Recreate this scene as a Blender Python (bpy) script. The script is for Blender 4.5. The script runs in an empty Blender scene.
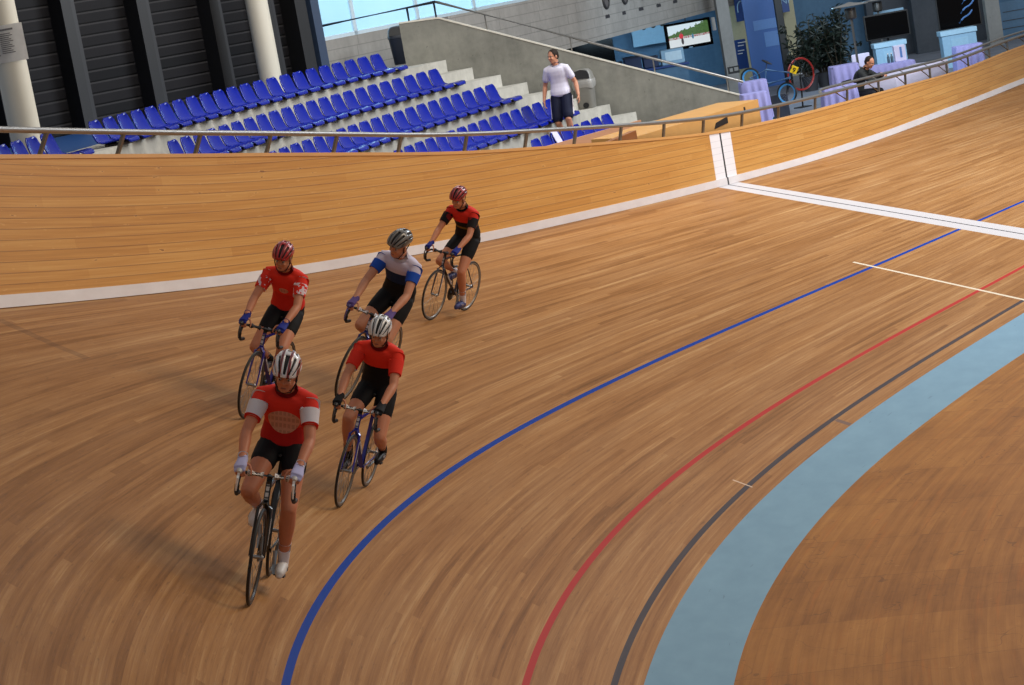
import bpy, bmesh, math, random
from mathutils import Vector, Matrix, noise
random.seed(7)
C = bpy.context.scene.collection
sc = bpy.context.scene
PI = math.pi
rad = math.radians

# ------------------------------------------------------------------ camera
CAM_O = Vector((33.6182, 11.3401, 5.5893))
CAM_F = Vector((-0.818529, -0.553349, -0.154324))
CAM_R = Vector((-0.529492, 0.830913, -0.170943))
CAM_U = Vector((-0.222821, 0.058209, 0.97312))
FPX = 2276.59
cam_d = bpy.data.cameras.new('camera')
cam_d.sensor_width = 36.0
cam_d.lens = FPX / 1024.0 * 36.0
cam_d.clip_end = 300
cam = bpy.data.objects.new('camera', cam_d)
C.objects.link(cam)
cam.matrix_world = Matrix(((CAM_R.x, CAM_U.x, -CAM_F.x, CAM_O.x), (CAM_R.y, CAM_U.y, -CAM_F.y, CAM_O.y),
                           (CAM_R.z, CAM_U.z, -CAM_F.z, CAM_O.z), (0, 0, 0, 1)))
sc.camera = cam
vs = sc.view_settings
vs.view_transform = 'Standard'
try: vs.look = 'None'
except Exception: pass
vs.gamma = 1.0
vs.use_curve_mapping = False
vs.exposure = 0.0

def ray(px, py): return CAM_F + CAM_R * ((px - 512) / FPX) + CAM_U * ((342.5 - py) / FPX)
def at_depth(px, py, Z): return CAM_O + ray(px, py) * Z
def at_height(px, py, z):
    r = ray(px, py)
    return CAM_O + r * ((z - CAM_O.z) / r.z)
FACE_RZ = math.atan2(0.828, -0.560)          # local x = right as seen from the camera, local y = away

# ------------------------------------------------------------------ object helpers
def tag(o, label=None, cat=None, group=None, kind=None):
    if label: o['label'] = label
    if cat: o['category'] = cat
    if group: o['group'] = group
    if kind: o['kind'] = kind
    return o

def thing(name, label, cat, loc=(0, 0, 0), rz=0.0, group=None, mat=None):
    o = bpy.data.objects.new(name, None)
    o.empty_display_size = 0.1
    C.objects.link(o)
    if mat is not None: o.matrix_world = mat
    else:
        o.location = loc
        o.rotation_euler = (0, 0, rz)
    return tag(o, label, cat, group)

def link_mesh(name, me, parent=None, mat=None, smooth=True):
    o = bpy.data.objects.new(name, me)
    C.objects.link(o)
    if mat is not None:
        me.materials.clear()
        for m in (mat if isinstance(mat, (list, tuple)) else [mat]): me.materials.append(m)
    if smooth:
        for p in me.polygons: p.use_smooth = True
    if parent: o.parent = parent
    return o

def obj(name, bm, mat, parent=None, smooth=True, auto=True):
    bmesh.ops.recalc_face_normals(bm, faces=bm.faces)
    if smooth and auto:
        for e in bm.edges:
            if len(e.link_faces) == 2 and e.calc_face_angle(0) > 0.7: e.smooth = False
    me = bpy.data.meshes.new(name)
    bm.to_mesh(me)
    bm.free()
    return link_mesh(name, me, parent, mat, smooth)

def BM(): return bmesh.new()

def box(bm, c, s, rot=None, bev=0.0):
    M = Matrix.Translation(Vector(c))
    if rot is not None: M = M @ (rot if isinstance(rot, Matrix) else Matrix.Rotation(rot, 4, 'Z'))
    M = M @ Matrix.Diagonal((s[0], s[1], s[2], 1))
    r = bmesh.ops.create_cube(bm, size=1, matrix=M)
    if bev > 0:
        es = list({e for v in r['verts'] for e in v.link_edges})
        bmesh.ops.bevel(bm, geom=es, offset=bev, segments=2, affect='EDGES', profile=0.5)

def _frame(d):
    d = d.normalized()
    a = Vector((0, 0, 1)) if abs(d.z) < 0.9 else Vector((1, 0, 0))
    s = d.cross(a).normalized()
    return s, s.cross(d).normalized()

def ring_loft(bm, rings, cap=True, closed=False):
    prev = None; first = None
    for r in rings:
        vsr = [bm.verts.new(p) for p in r]
        if first is None: first = vsr
        if prev:
            n = len(vsr)
            for i in range(n): bm.faces.new((prev[i], prev[(i + 1) % n], vsr[(i + 1) % n], vsr[i]))
        prev = vsr
    if closed:
        n = len(first)
        for i in range(n): bm.faces.new((prev[i], prev[(i + 1) % n], first[(i + 1) % n], first[i]))
    elif cap:
        for vv in (first, prev):
            try: bm.faces.new(vv)
            except ValueError: pass

def tube(bm, pts, r, seg=8, cap=True, closed=False):
    pts = [Vector(p) for p in pts]
    n = len(pts)
    rs = r if isinstance(r, (list, tuple)) else [r] * n
    rings = []; ps = None
    for i, p in enumerate(pts):
        if closed: d = pts[(i + 1) % n] - pts[i - 1]
        elif i == 0: d = pts[1] - p
        elif i == n - 1: d = p - pts[i - 1]
        else: d = (pts[i + 1] - p).normalized() + (p - pts[i - 1]).normalized()
        d = d.normalized()
        if ps is None: s, u = _frame(d)
        else:
            s = (ps - d * ps.dot(d))
            s = s.normalized() if s.length > 1e-6 else _frame(d)[0]
            u = d.cross(s).normalized()
        ps = s
        rings.append([p + (s * math.cos(2 * PI * k / seg) + u * math.sin(2 * PI * k / seg)) * rs[i] for k in range(seg)])
    ring_loft(bm, rings, cap, closed)

def limb(bm, pts, radii, seg=14):
    """rounded-end tapering limb"""
    pts = [Vector(p) for p in pts]
    d0 = (pts[0] - pts[1]).normalized(); d1 = (pts[-1] - pts[-2]).normalized()
    P = [pts[0] + d0 * radii[0] * 0.95, pts[0] + d0 * radii[0] * 0.6] + pts + [pts[-1] + d1 * radii[-1] * 0.6, pts[-1] + d1 * radii[-1] * 0.95]
    Rr = [radii[0] * 0.25, radii[0] * 0.8] + list(radii) + [radii[-1] * 0.8, radii[-1] * 0.25]
    tube(bm, P, Rr, seg)

def ell(bm, c, r, rot=None, u=16, v=10):
    M = Matrix.Translation(Vector(c))
    if rot is not None: M = M @ rot
    bmesh.ops.create_uvsphere(bm, u_segments=u, v_segments=v, radius=1, matrix=M @ Matrix.Diagonal((r[0], r[1], r[2], 1)))

def lathe(bm, prof, seg=24, M=None):
    M = M or Matrix()
    rings = [[M @ Vector((r * math.cos(2 * PI * k / seg), r * math.sin(2 * PI * k / seg), z)) for k in range(seg)] for r, z in prof]
    ring_loft(bm, rings)

def torus(bm, c, axis, Rr, r, seg=36, sub=8):
    s, u = _frame(Vector(axis)); c = Vector(c)
    tube(bm, [c + (s * math.cos(2 * PI * k / seg) + u * math.sin(2 * PI * k / seg)) * Rr for k in range(seg)], r, sub, closed=True)

def prism(bm, poly, vec):
    a = [Vector(p) for p in poly]; vec = Vector(vec)
    ring_loft(bm, [a, [p + vec for p in a]])

def remeshed(name, bm, voxel, smooth=4, fac=0.5):
    bmesh.ops.recalc_face_normals(bm, faces=bm.faces)
    me = bpy.data.meshes.new(name + '_src'); bm.to_mesh(me); bm.free()
    o = bpy.data.objects.new(name + '_src', me); C.objects.link(o)
    m = o.modifiers.new('r', 'REMESH'); m.mode = 'VOXEL'; m.voxel_size = voxel; m.adaptivity = 0
    if smooth:
        s = o.modifiers.new('s', 'SMOOTH'); s.factor = fac; s.iterations = smooth
    dg = bpy.context.evaluated_depsgraph_get(); dg.update()
    out = bpy.data.meshes.new_from_object(o.evaluated_get(dg))
    bpy.data.objects.remove(o); bpy.data.meshes.remove(me)
    out.name = name
    return out

# ------------------------------------------------------------------ materials
def lin(c):
    return tuple(((x / 255) / 12.92 if x / 255 <= 0.04045 else ((x / 255 + 0.055) / 1.055) ** 2.4) for x in c) + (1.0,)

class NT:
    def __init__(self, name):
        self.m = bpy.data.materials.new(name); self.m.use_nodes = True
        self.t = self.m.node_tree; self.t.nodes.clear()
        self.out = self.t.nodes.new('ShaderNodeOutputMaterial')
    def n(self, typ, ins=None, **at):
        nd = self.t.nodes.new('ShaderNode' + typ)
        for k, v in at.items(): setattr(nd, k, v)
        for k, v in (ins or {}).items():
            if isinstance(v, bpy.types.NodeSocket): self.t.links.new(v, nd.inputs[k])
            else: nd.inputs[k].default_value = v
        return nd
    def math(self, op, a, b=0.0, c=0.0):
        return self.n('Math', {0: a, 1: b, 2: c}, operation=op).outputs[0]
    def mix(self, f, a, b, mode='MIX'):
        nd = self.n('Mix', {0: f, 6: a, 7: b}, data_type='RGBA', blend_type=mode)
        return nd.outputs[2]
    def noise(self, vec, scale, detail=4, rough=0.55, dim='3D'):
        return self.n('TexNoise', {'Vector': vec, 'Scale': scale, 'Detail': detail, 'Roughness': rough}, noise_dimensions=dim).outputs[0]
    def ramp(self, f, stops, interp='LINEAR'):
        nd = self.n('ValToRGB', {0: f}); cr = nd.color_ramp; cr.interpolation = interp
        while len(cr.elements) < len(stops): cr.elements.new(0.5)
        for e, (p, c) in zip(cr.elements, stops): e.position = p; e.color = c
        return nd.outputs[0]
    def band(self, v, c, h):
        return self.math('LESS_THAN', self.math('ABSOLUTE', self.math('SUBTRACT', v, c)), h)
    def finish(self, col, rough=0.5, metal=0.0, spec=0.5, emit=None, bump=None, bstr=0.3, bdist=0.01, coat=0.0, alpha=None, estr=1.0):
        p = self.n('BsdfPrincipled', {'Base Color': col, 'Roughness': rough, 'Metallic': metal, 'Specular IOR Level': spec})
        if coat: p.inputs['Coat Weight'].default_value = coat
        if emit is not None:
            if isinstance(emit, bpy.types.NodeSocket): self.t.links.new(emit, p.inputs['Emission Color'])
            else: p.inputs['Emission Color'].default_value = emit
            p.inputs['Emission Strength'].default_value = estr
        if bump is not None:
            b = self.n('Bump', {'Height': bump, 'Strength': bstr, 'Distance': bdist})
            self.t.links.new(b.outputs[0], p.inputs['Normal'])
        self.t.links.new(p.outputs[0], self.out.inputs[0])
        return self.m

_mc = {}
def plain(name, rgb, rough=0.5, metal=0.0, var=0.12, scale=14.0, spec=0.5, coat=0.0):
    """a painted / fabric / metal surface with a little uneven tone"""
    if name in _mc: return _mc[name]
    t = NT(name)
    co = t.n('TexCoord').outputs['Object']
    nz = t.noise(co, scale, 3)
    c = lin(rgb)
    lo = tuple(x * (1 - var) for x in c[:3]) + (1,); hi = tuple(min(1, x * (1 + var)) for x in c[:3]) + (1,)
    m = t.finish(t.mix(nz, lo, hi), rough, metal, spec, coat=coat)
    _mc[name] = m
    return m

def mat_track():
    t = NT('track_timber')
    uv = t.n('UVMap', uv_map='UVMap').outputs[0]
    xyz = t.n('SeparateXYZ', {0: uv}); s, w = xyz.outputs[0], xyz.outputs[1]
    strip = t.math('FLOOR', t.math('DIVIDE', w, 0.06))
    r1 = t.n('TexWhiteNoise', {'W': strip}, noise_dimensions='1D').outputs[0]
    seg = t.math('FLOOR', t.math('DIVIDE', t.math('ADD', s, t.math('MULTIPLY', r1, 9.0)), 5.2))
    r2 = t.n('TexWhiteNoise', {'Vector': t.n('CombineXYZ', {0: strip, 1: seg}).outputs[0]}, noise_dimensions='2D').outputs[0]
    v1 = t.n('CombineXYZ', {0: t.math('MULTIPLY', s, 0.55), 1: t.math('MULTIPLY', w, 26.0)}).outputs[0]
    streak = t.noise(v1, 1.0, 5, 0.65)
    v2 = t.n('CombineXYZ', {0: t.math('MULTIPLY', s, 0.35), 1: t.math('MULTIPLY', w, 3.2)}).outputs[0]
    patch = t.noise(v2, 1.0, 4, 0.6)
    v3 = t.n('CombineXYZ', {0: t.math('MULTIPLY', s, 4.0), 1: t.math('MULTIPLY', w, 34.0)}).outputs[0]
    fleck = t.noise(v3, 1.0, 3, 0.7)
    f = t.math('ADD', t.math('MULTIPLY', r2, 0.17), t.math('ADD', t.math('MULTIPLY', streak, 0.62), t.math('MULTIPLY', patch, 0.36)))
    col = t.ramp(f, [(0.30, lin((108, 70, 34))), (0.5, lin((146, 99, 55))), (0.66, lin((168, 120, 72))), (0.86, lin((200, 158, 108)))])
    grey = t.ramp(patch, [(0.42, (0, 0, 0, 1)), (0.62, (1, 1, 1, 1))])
    col = t.mix(t.math('MULTIPLY', grey, 0.10), col, lin((126, 104, 86)))
    pits = t.ramp(fleck, [(0.60, (0, 0, 0, 1)), (0.72, (1, 1, 1, 1))])
    lite = t.ramp(fleck, [(0.28, (1, 1, 1, 1)), (0.40, (0, 0, 0, 1))])
    col = t.mix(t.math('MULTIPLY', lite, 0.16), col, lin((214, 172, 118)))
    col = t.mix(t.math('MULTIPLY', pits, 0.42), col, lin((86, 62, 46)))
    # faint cross seams
    edge = t.math('LESS_THAN', t.math('PINGPONG', t.math('SUBTRACT', w, 0.0), 0.021), 0.0012)
    col = t.mix(t.math('MULTIPLY', edge, 0.25), col, lin((92, 66, 46)))
    wear = t.math('ADD', t.math('MULTIPLY', t.noise(v3, 0.6, 4, 0.7), 0.30), 0.0)
    def paint(mask, rgb, c, k=1.0):
        return t.mix(t.math('MULTIPLY', mask, t.math('SUBTRACT', 1.0, t.math('MULTIPLY', wear, k))), c, lin(rgb))
    W_in = t.math('GREATER_THAN', w, 0.0)
    col = paint(t.band(w, 0.225, 0.027), (58, 56, 64), col, .5)
    col = paint(t.band(w, 0.88, 0.028), (176, 40, 40), col, .5)
    col = paint(t.band(w, 2.5076, 0.029), (0, 56, 146), col, .06)
    tick = t.math('MULTIPLY', t.band(s, 3.80, 0.035), t.band(w, 1.48, 1.34))
    col = paint(tick, (226, 212, 190), col, .5)
    tk2 = t.math('MULTIPLY', t.band(s, 13.36, 0.014), t.band(w, 0.29, 0.11))
    col = paint(tk2, (216, 190, 166), col, .8)
    tk3 = t.math('MULTIPLY', t.band(s, 10.5, 0.05), t.band(w, 0.10, 0.09))
    col = paint(tk3, (110, 90, 84), col, 1.2)
    skid = t.math('MULTIPLY', t.band(t.math('ADD', s, t.math('MULTIPLY', patch, 0.12)), 17.56, 0.07), t.band(w, 6.15, 0.45))
    col = t.mix(t.math('MULTIPLY', skid, 0.3), col, lin((84, 62, 48)))
    fin = t.math('MULTIPLY', t.band(s, 0.0, 0.40), W_in)
    col = paint(fin, (196, 190, 190), col, .12)
    col = paint(t.math('MULTIPLY', t.band(s, 0.0, 0.024), W_in), (44, 42, 46), col, .1)
    # the light blue band below the track proper
    cote = t.math('LESS_THAN', w, 0.0)
    v4 = t.n('CombineXYZ', {0: t.math('MULTIPLY', s, 1.6), 1: t.math('MULTIPLY', w, 3.0)}).outputs[0]
    bl = t.mix(t.noise(v4, 1.2, 5, 0.6), lin((114, 145, 167)), lin((134, 167, 187)))
    sc_ = t.math('GREATER_THAN', t.noise(v3, 0.55, 2, 0.6), 0.72)
    bl = t.mix(t.math('MULTIPLY', sc_, 0.4), bl, lin((90, 112, 130)))
    col = t.mix(cote, col, bl)
    return t.finish(col, 0.5, spec=0.06, bump=streak, bstr=0.06, bdist=0.004)

def mat_apron():
    t = NT('infield_boards')
    uv = t.n('UVMap', uv_map='UVMap').outputs[0]
    xyz = t.n('SeparateXYZ', {0: uv}); s, w = xyz.outputs[0], xyz.outputs[1]
    V2 = lambda a, b: t.n('CombineXYZ', {0: t.math('MULTIPLY', s, a), 1: t.math('MULTIPLY', w, b)}).outputs[0]
    strip = t.math('FLOOR', t.math('DIVIDE', w, 0.075)); blk = t.math('FLOOR', t.math('DIVIDE', s, 1.35))
    r1 = t.n('TexWhiteNoise', {'W': blk}, noise_dimensions='1D').outputs[0]
    r2 = t.n('TexWhiteNoise', {'Vector': t.n('CombineXYZ', {0: strip, 1: blk}).outputs[0]}, noise_dimensions='2D').outputs[0]
    st = t.noise(V2(0.7, 16.0), 1.0, 5, 0.65); pt = t.noise(V2(0.9, 1.3), 1.0, 5, 0.65)
    f = t.math('ADD', t.math('ADD', t.math('MULTIPLY', r2, 0.10), t.math('MULTIPLY', r1, 0.10)), t.math('ADD', t.math('MULTIPLY', st, 0.48), t.math('MULTIPLY', pt, 0.40)))
    col = t.ramp(f, [(0.32, lin((122, 78, 38))), (0.52, lin((156, 104, 52))), (0.68, lin((174, 120, 62))), (0.88, lin((196, 146, 86)))])
    og = t.ramp(t.noise(V2(0.5, 9.0), 1.3, 3, 0.6), [(0.58, (0, 0, 0, 1)), (0.72, (1, 1, 1, 1))])
    col = t.mix(t.math('MULTIPLY', og, 0.35), col, lin((188, 108, 40)))
    fl = t.ramp(t.noise(V2(16.0, 5.0), 1.0, 3, 0.7), [(0.64, (0, 0, 0, 1)), (0.71, (1, 1, 1, 1))])
    col = t.mix(t.math('MULTIPLY', fl, 0.55), col, lin((72, 50, 36)))
    lf = t.ramp(t.noise(V2(13.0, 7.0), 1.7, 3, 0.7), [(0.68, (0, 0, 0, 1)), (0.74, (1, 1, 1, 1))])
    col = t.mix(t.math('MULTIPLY', lf, 0.3), col, lin((218, 176, 128)))
    seam = t.math('LESS_THAN', t.math('FRACT', t.math('DIVIDE', s, 1.35)), 0.012)
    edge = t.math('LESS_THAN', t.math('PINGPONG', w, 0.0375), 0.0012)
    col = t.mix(t.math('MULTIPLY', t.math('MAXIMUM', seam, edge), 0.28), col, lin((92, 62, 40)))
    scr = t.math('LESS_THAN', t.math('ABSOLUTE', t.math('SUBTRACT', t.noise(V2(1.1, 1.6), 1.0, 2, 0.4), 0.5)), 0.0016)
    col = t.mix(t.math('MULTIPLY', scr, 0.4), col, lin((80, 56, 42)))
    return t.finish(col, 0.5, spec=0.12, bump=st, bstr=0.06, bdist=0.004)

def mat_wall():
    t = NT('wall_boards')
    uv = t.n('UVMap', uv_map='UVMap').outputs[0]
    xyz = t.n('SeparateXYZ', {0: uv}); s, v = xyz.outputs[0], xyz.outputs[1]     # v: 0 base .. 13 top, one unit a board
    bid = t.math('FLOOR', v); fr = t.math('FRACT', v)
    r1 = t.n('TexWhiteNoise', {'W': bid}, noise_dimensions='1D').outputs[0]
    seg = t.math('FLOOR', t.math('DIVIDE', t.math('ADD', s, t.math('MULTIPLY', r1, 11.0)), 3.6))
    r2 = t.n('TexWhiteNoise', {'Vector': t.n('CombineXYZ', {0: bid, 1: seg}).outputs[0]}, noise_dimensions='2D').outputs[0]
    st = t.noise(t.n('CombineXYZ', {0: t.math('MULTIPLY', s, 0.7), 1: t.math('MULTIPLY', v, 4.0)}).outputs[0], 1.0, 5, 0.6)
    kn = t.noise(t.n('CombineXYZ', {0: t.math('MULTIPLY', s, 4.2), 1: t.math('MULTIPLY', v, 2.2)}).outputs[0], 1.0, 2, 0.5)
    f = t.math('ADD', t.math('MULTIPLY', r2, 0.14), t.math('ADD', t.math('MULTIPLY', st, 0.62), 0.14))
    col = t.ramp(f, [(0.25, lin((168, 110, 48))), (0.5, lin((198, 140, 68))), (0.75, lin((216, 164, 92)))])
    col = t.mix(t.math('MULTIPLY', t.math('GREATER_THAN', kn, 0.68), 0.5), col, lin((216, 164, 96)))
    col = t.mix(t.math('MULTIPLY', t.math('GREATER_THAN', kn, 0.745), 0.8), col, lin((124, 74, 36)))
    gap = t.math('LESS_THAN', fr, 0.085)
    col = t.mix(t.math('MULTIPLY', gap, 0.45), col, lin((96, 54, 22)))
    fin = t.math('MULTIPLY', t.band(s, 0.0, 0.42), t.math('GREATER_THAN', v, -1.0))
    wh = t.mix(t.math('MULTIPLY', gap, 0.3), lin((236, 230, 230)), lin((170, 165, 165)))
    col = t.mix(fin, col, wh)
    col = t.mix(t.math('MULTIPLY', t.band(s, 0.0, 0.03), t.math('GREATER_THAN', v, -1.0)), col, lin((40, 40, 44)))
    return t.finish(col, 0.42, spec=0.4, bump=t.math('SUBTRACT', 1.0, gap), bstr=0.4, bdist=0.006)

def mat_skirting():
    t = NT('skirting_white')
    uv = t.n('UVMap', uv_map='UVMap').outputs[0]
    xyz = t.n('SeparateXYZ', {0: uv}); s = xyz.outputs[0]
    nz = t.noise(t.n('CombineXYZ', {0: t.math('MULTIPLY', s, 2.0), 1: t.math('MULTIPLY', xyz.outputs[1], 5.0)}).outputs[0], 1.0, 4, 0.6)
    col = t.mix(nz, lin((206, 196, 194)), lin((236, 230, 228)))
    pk = t.math('GREATER_THAN', t.noise(t.n('CombineXYZ', {0: t.math('MULTIPLY', s, 9.0), 1: t.math('MULTIPLY', xyz.outputs[1], 60.0)}).outputs[0], 1.0, 2, 0.6), 0.73)
    col = t.mix(t.math('MULTIPLY', pk, 0.35), col, lin((150, 135, 125)))
    col = t.mix(t.band(s, 0.0, 0.03), col, lin((40, 40, 44)))
    return t.finish(col, 0.5)

def mat_concrete(name, c0, c1, boards=0.0, rough=0.8, streaks=True):
    t = NT(name)
    co = t.n('TexCoord').outputs['Object']
    n1 = t.noise(co, 1.1, 6, 0.6); n2 = t.noise(co, 9.0, 4, 0.6)
    xyz = t.n('SeparateXYZ', {0: co})
    vst = t.noise(t.n('Mapping', {'Vector': co, 'Scale': (3.0, 3.0, 0.4)}).outputs[0], 1.4, 4, 0.6)
    f = t.math('ADD', t.math('MULTIPLY', n1, 0.6), t.math('ADD', t.math('MULTIPLY', n2, 0.25), t.math('MULTIPLY', vst, 0.3 if streaks else 0.0)))
    col = t.ramp(f, [(0.35, lin(c0)), (0.75, lin(c1))])
    hole = t.math('GREATER_THAN', t.noise(co, 16.0, 2, 0.4), 0.735)
    col = t.mix(t.math('MULTIPLY', hole, 0.4), col, tuple(x * 0.4 for x in lin(c0)[:3]) + (1,))
    bump = n2
    if boards:
        ln = t.math('LESS_THAN', t.math('FRACT', t.math('DIVIDE', xyz.outputs[2], boards)), 0.09)
        row = t.math('FLOOR', t.math('DIVIDE', xyz.outputs[2], boards))
        rr = t.n('TexWhiteNoise', {'W': row}, noise_dimensions='1D').outputs[0]
        vl = t.math('LESS_THAN', t.math('FRACT', t.math('DIVIDE', t.math('ADD', xyz.outputs[0], t.math('MULTIPLY', rr, 2.0)), 2.3)), 0.012)
        m = t.math('MAXIMUM', ln, vl)
        col = t.mix(t.math('MULTIPLY', m, 0.42), col, tuple(x * 0.45 for x in lin(c0)[:3]) + (1,))
        col = t.mix(t.math('MULTIPLY', rr, 0.2), col, lin(c1))
    return t.finish(col, rough, spec=0.25, bump=bump, bstr=0.15, bdist=0.01)

def mat_siding():
    t = NT('dark_siding')
    co = t.n('TexCoord').outputs['Object']
    z = t.n('SeparateXYZ', {0: co}).outputs[2]
    fr = t.math('FRACT', t.math('DIVIDE', z, 0.205))
    row = t.math('FLOOR', t.math('DIVIDE', z, 0.205))
    rr = t.n('TexWhiteNoise', {'W': row}, noise_dimensions='1D').outputs[0]
    col = t.mix(rr, lin((24, 24, 26)), lin((32, 31, 33)))
    col = t.mix(t.math('LESS_THAN', fr, 0.14), col, lin((6, 6, 7)))
    col = t.mix(t.math('MULTIPLY', t.math('GREATER_THAN', fr, 0.86), 0.8), col, lin((58, 57, 58)))  # highlight along each board's upper edge, painted into the colour
    return t.finish(col, 0.5, spec=0.12, bump=fr, bstr=0.3, bdist=0.02)

def mat_glass(name, tint=(0.75, 0.88, 0.95)):
    t = NT(name)
    nz = t.noise(t.n('TexCoord').outputs['Object'], 0.8, 2)
    tr = t.n('BsdfTransparent', {'Color': tuple(tint) + (1,)})
    tl = t.n('BsdfTranslucent', {'Color': t.mix(nz, (0.60, 0.78, 0.88, 1), (0.72, 0.86, 0.94, 1))})
    gl = t.n('BsdfGlossy', {'Color': (1, 1, 1, 1), 'Roughness': 0.05})
    m1 = t.n('MixShader', {0: 0.45, 1: tr.outputs[0], 2: tl.outputs[0]})
    m2 = t.n('MixShader', {0: 0.06, 1: m1.outputs[0], 2: gl.outputs[0]})
    t.t.links.new(m2.outputs[0], t.out.inputs[0])
    return t.m

M_TRACK = mat_track(); M_APRON = mat_apron(); M_WALL = mat_wall(); M_SKIRT = mat_skirting()
M_STEP = mat_concrete('step_concrete', (150, 146, 136), (196, 192, 182))
M_FLANK = mat_concrete('flank_concrete', (98, 97, 90), (140, 138, 128))
M_FLANKCAP = mat_concrete('cap_concrete', (190, 184, 170), (222, 216, 202))
M_GALLERY = mat_concrete('gallery_concrete', (128, 124, 118), (160, 155, 148), boards=0.22)
M_SIDING = mat_siding()
M_GLASS = mat_glass('window_glass')
M_STEEL = plain('rail_steel', (150, 146, 142), 0.38, 0.85, 0.1)
M_POST = plain('post_steel', (118, 112, 104), 0.45, 0.7, 0.12)
M_DARKRAIL = plain('dark_rail', (58, 62, 72), 0.4, 0.5)
M_SEAT = plain('seat_blue', (0, 24, 140), 0.2, 0.0, 0.06, spec=0.3)
M_BRACKET = plain('seat_bracket', (58, 46, 42), 0.6)
M_PLY = plain('plywood', (196, 144, 78), 0.55, 0, 0.14, 3.0)
M_WOODCAP = plain('wall_cap_wood', (206, 150, 84), 0.5, 0, 0.12, 2.0)
M_WOODDARK = plain('brown_board', (150, 92, 44), 0.55, 0, 0.15, 3.0)
M_WOODPINK = plain('pale_board', (190, 138, 104), 0.55, 0, 0.1, 3.0)
M_BLUEFLOOR = plain('blue_floor', (32, 74, 132), 0.4, 0, 0.1, 2.0)
M_BLACK = plain('black_matte', (14, 14, 15), 0.5)
M_SCREEN = plain('black_screen', (5, 5, 6), 0.2, spec=0.1)
M_WHITE = plain('white_paint', (226, 224, 222), 0.5)
M_GREYPLASTIC = plain('grey_plastic', (124, 122, 116), 0.45)
M_BAG = plain('bin_bag', (152, 150, 146), 0.3)
M_LILAC = plain('lilac_cloth', (146, 144, 198), 0.75, 0, 0.08)
M_CLOTHWHITE = plain('white_cloth', (204, 200, 222), 0.75, 0, 0.05)
M_CABINET = plain('pale_blue_cabinet', (138, 176, 202), 0.5)

# ------------------------------------------------------------------ track geometry
KS = [-25.0, -15.0, -8.0, -4.0, 0.0, 4.0, 8.0, 12.0, 15.0, 18.0, 21.0, 24.0, 27.0, 30.0, 34.0, 38.0, 45.0]
KK = [-6e-05, -0.00053, -0.00084, -0.0009, -0.00147, -0.0009, 0.01475, 0.03231, 0.042, 0.04416, 0.04474, 0.04532, 0.04551, 0.0455, 0.04543, 0.04535, 0.04526]
TH = [0.112, 0.1525, 0.18889, 0.21292, 0.24997, 0.2875, 0.33141, 0.39944, 0.47441, 0.55769, 0.63377, 0.72444, 0.77521, 0.79756, 0.80299, 0.80296, 0.80291]
KW = [-45.0, -20.0, -14.0, -8.0, 0.0, 4.0, 8.0, 12.0, 16.0, 20.0, 25.0, 30.0]
WW_ = [9.9, 8.3151, 7.7273, 7.1744, 6.7419, 6.683, 6.6814, 6.6992, 6.7783, 6.8716, 6.9644, 7.0569]
HH_ = [0.85, 0.8705, 0.7832, 0.8775, 0.8788, 1.072, 1.2727, 1.5208, 1.4952, 1.3025, 1.1098, 0.9171]
LL_ = [0.23, 0.2132, 0.1591, 0.0854, -0.0053, -0.0271, -0.0135, -0.0018, 0.0374, 0.0671, 0.076, 0.0778]
W_COTE = 0.698; T_COTE = 0.21706; Z_IN = -W_COTE * math.sin(T_COTE); SKH = 0.1206

def interp(x, xs, ys):
    if x <= xs[0]: return ys[0]
    for i in range(1, len(xs)):
        if x <= xs[i]:
            f = (x - xs[i - 1]) / (xs[i] - xs[i - 1]); return ys[i - 1] + f * (ys[i] - ys[i - 1])
    return ys[-1]
DS = 0.05
_S0, _S1 = -45.0, 45.0
_N = int(round((_S1 - _S0) / DS)) + 1
_SS = [_S0 + i * DS for i in range(_N)]
_ph = [0.0]; 
for i in range(1, _N): _ph.append(_ph[-1] + (interp(_SS[i], KS, KK) + interp(_SS[i - 1], KS, KK)) / 2 * DS)
def _smooth(ys):
    a = [interp(v, KW, ys) for v in _SS]; n = 123
    k = [0.5 - 0.5 * math.cos(2 * PI * i / (n - 1)) for i in range(n)]; t = sum(k); h = n // 2; N = len(a)
    return [sum(k[j] * a[min(max(i + j - h, 0), N - 1)] for j in range(n)) / t for i in range(N)]
_W, _H, _L = _smooth(WW_), _smooth(HH_), _smooth(LL_)
_t0 = [interp(v, KS, TH) for v in _SS]
_T = [sum(_t0[min(max(i + j, 0), _N - 1)] for j in range(-31, 32)) / 63.0 for i in range(_N)]
def tab(A, s):
    f = min(max((s - _S0) / DS, 0), _N - 1.001); i = int(f); f -= i
    return A[i] + f * (A[i + 1] - A[i])
_i0 = int(round(-_S0 / DS)); _p0 = _ph[_i0]; _ph = [p - _p0 for p in _ph]
_x = [0.0]; _y = [0.0]
for i in range(1, _N):
    _x.append(_x[-1] + (math.cos(_ph[i]) + math.cos(_ph[i - 1])) / 2 * DS); _y.append(_y[-1] + (math.sin(_ph[i]) + math.sin(_ph[i - 1])) / 2 * DS)
_a, _b = _x[_i0], _y[_i0]; _x = [v - _a for v in _x]; _y = [v - _b for v in _y]

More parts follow.
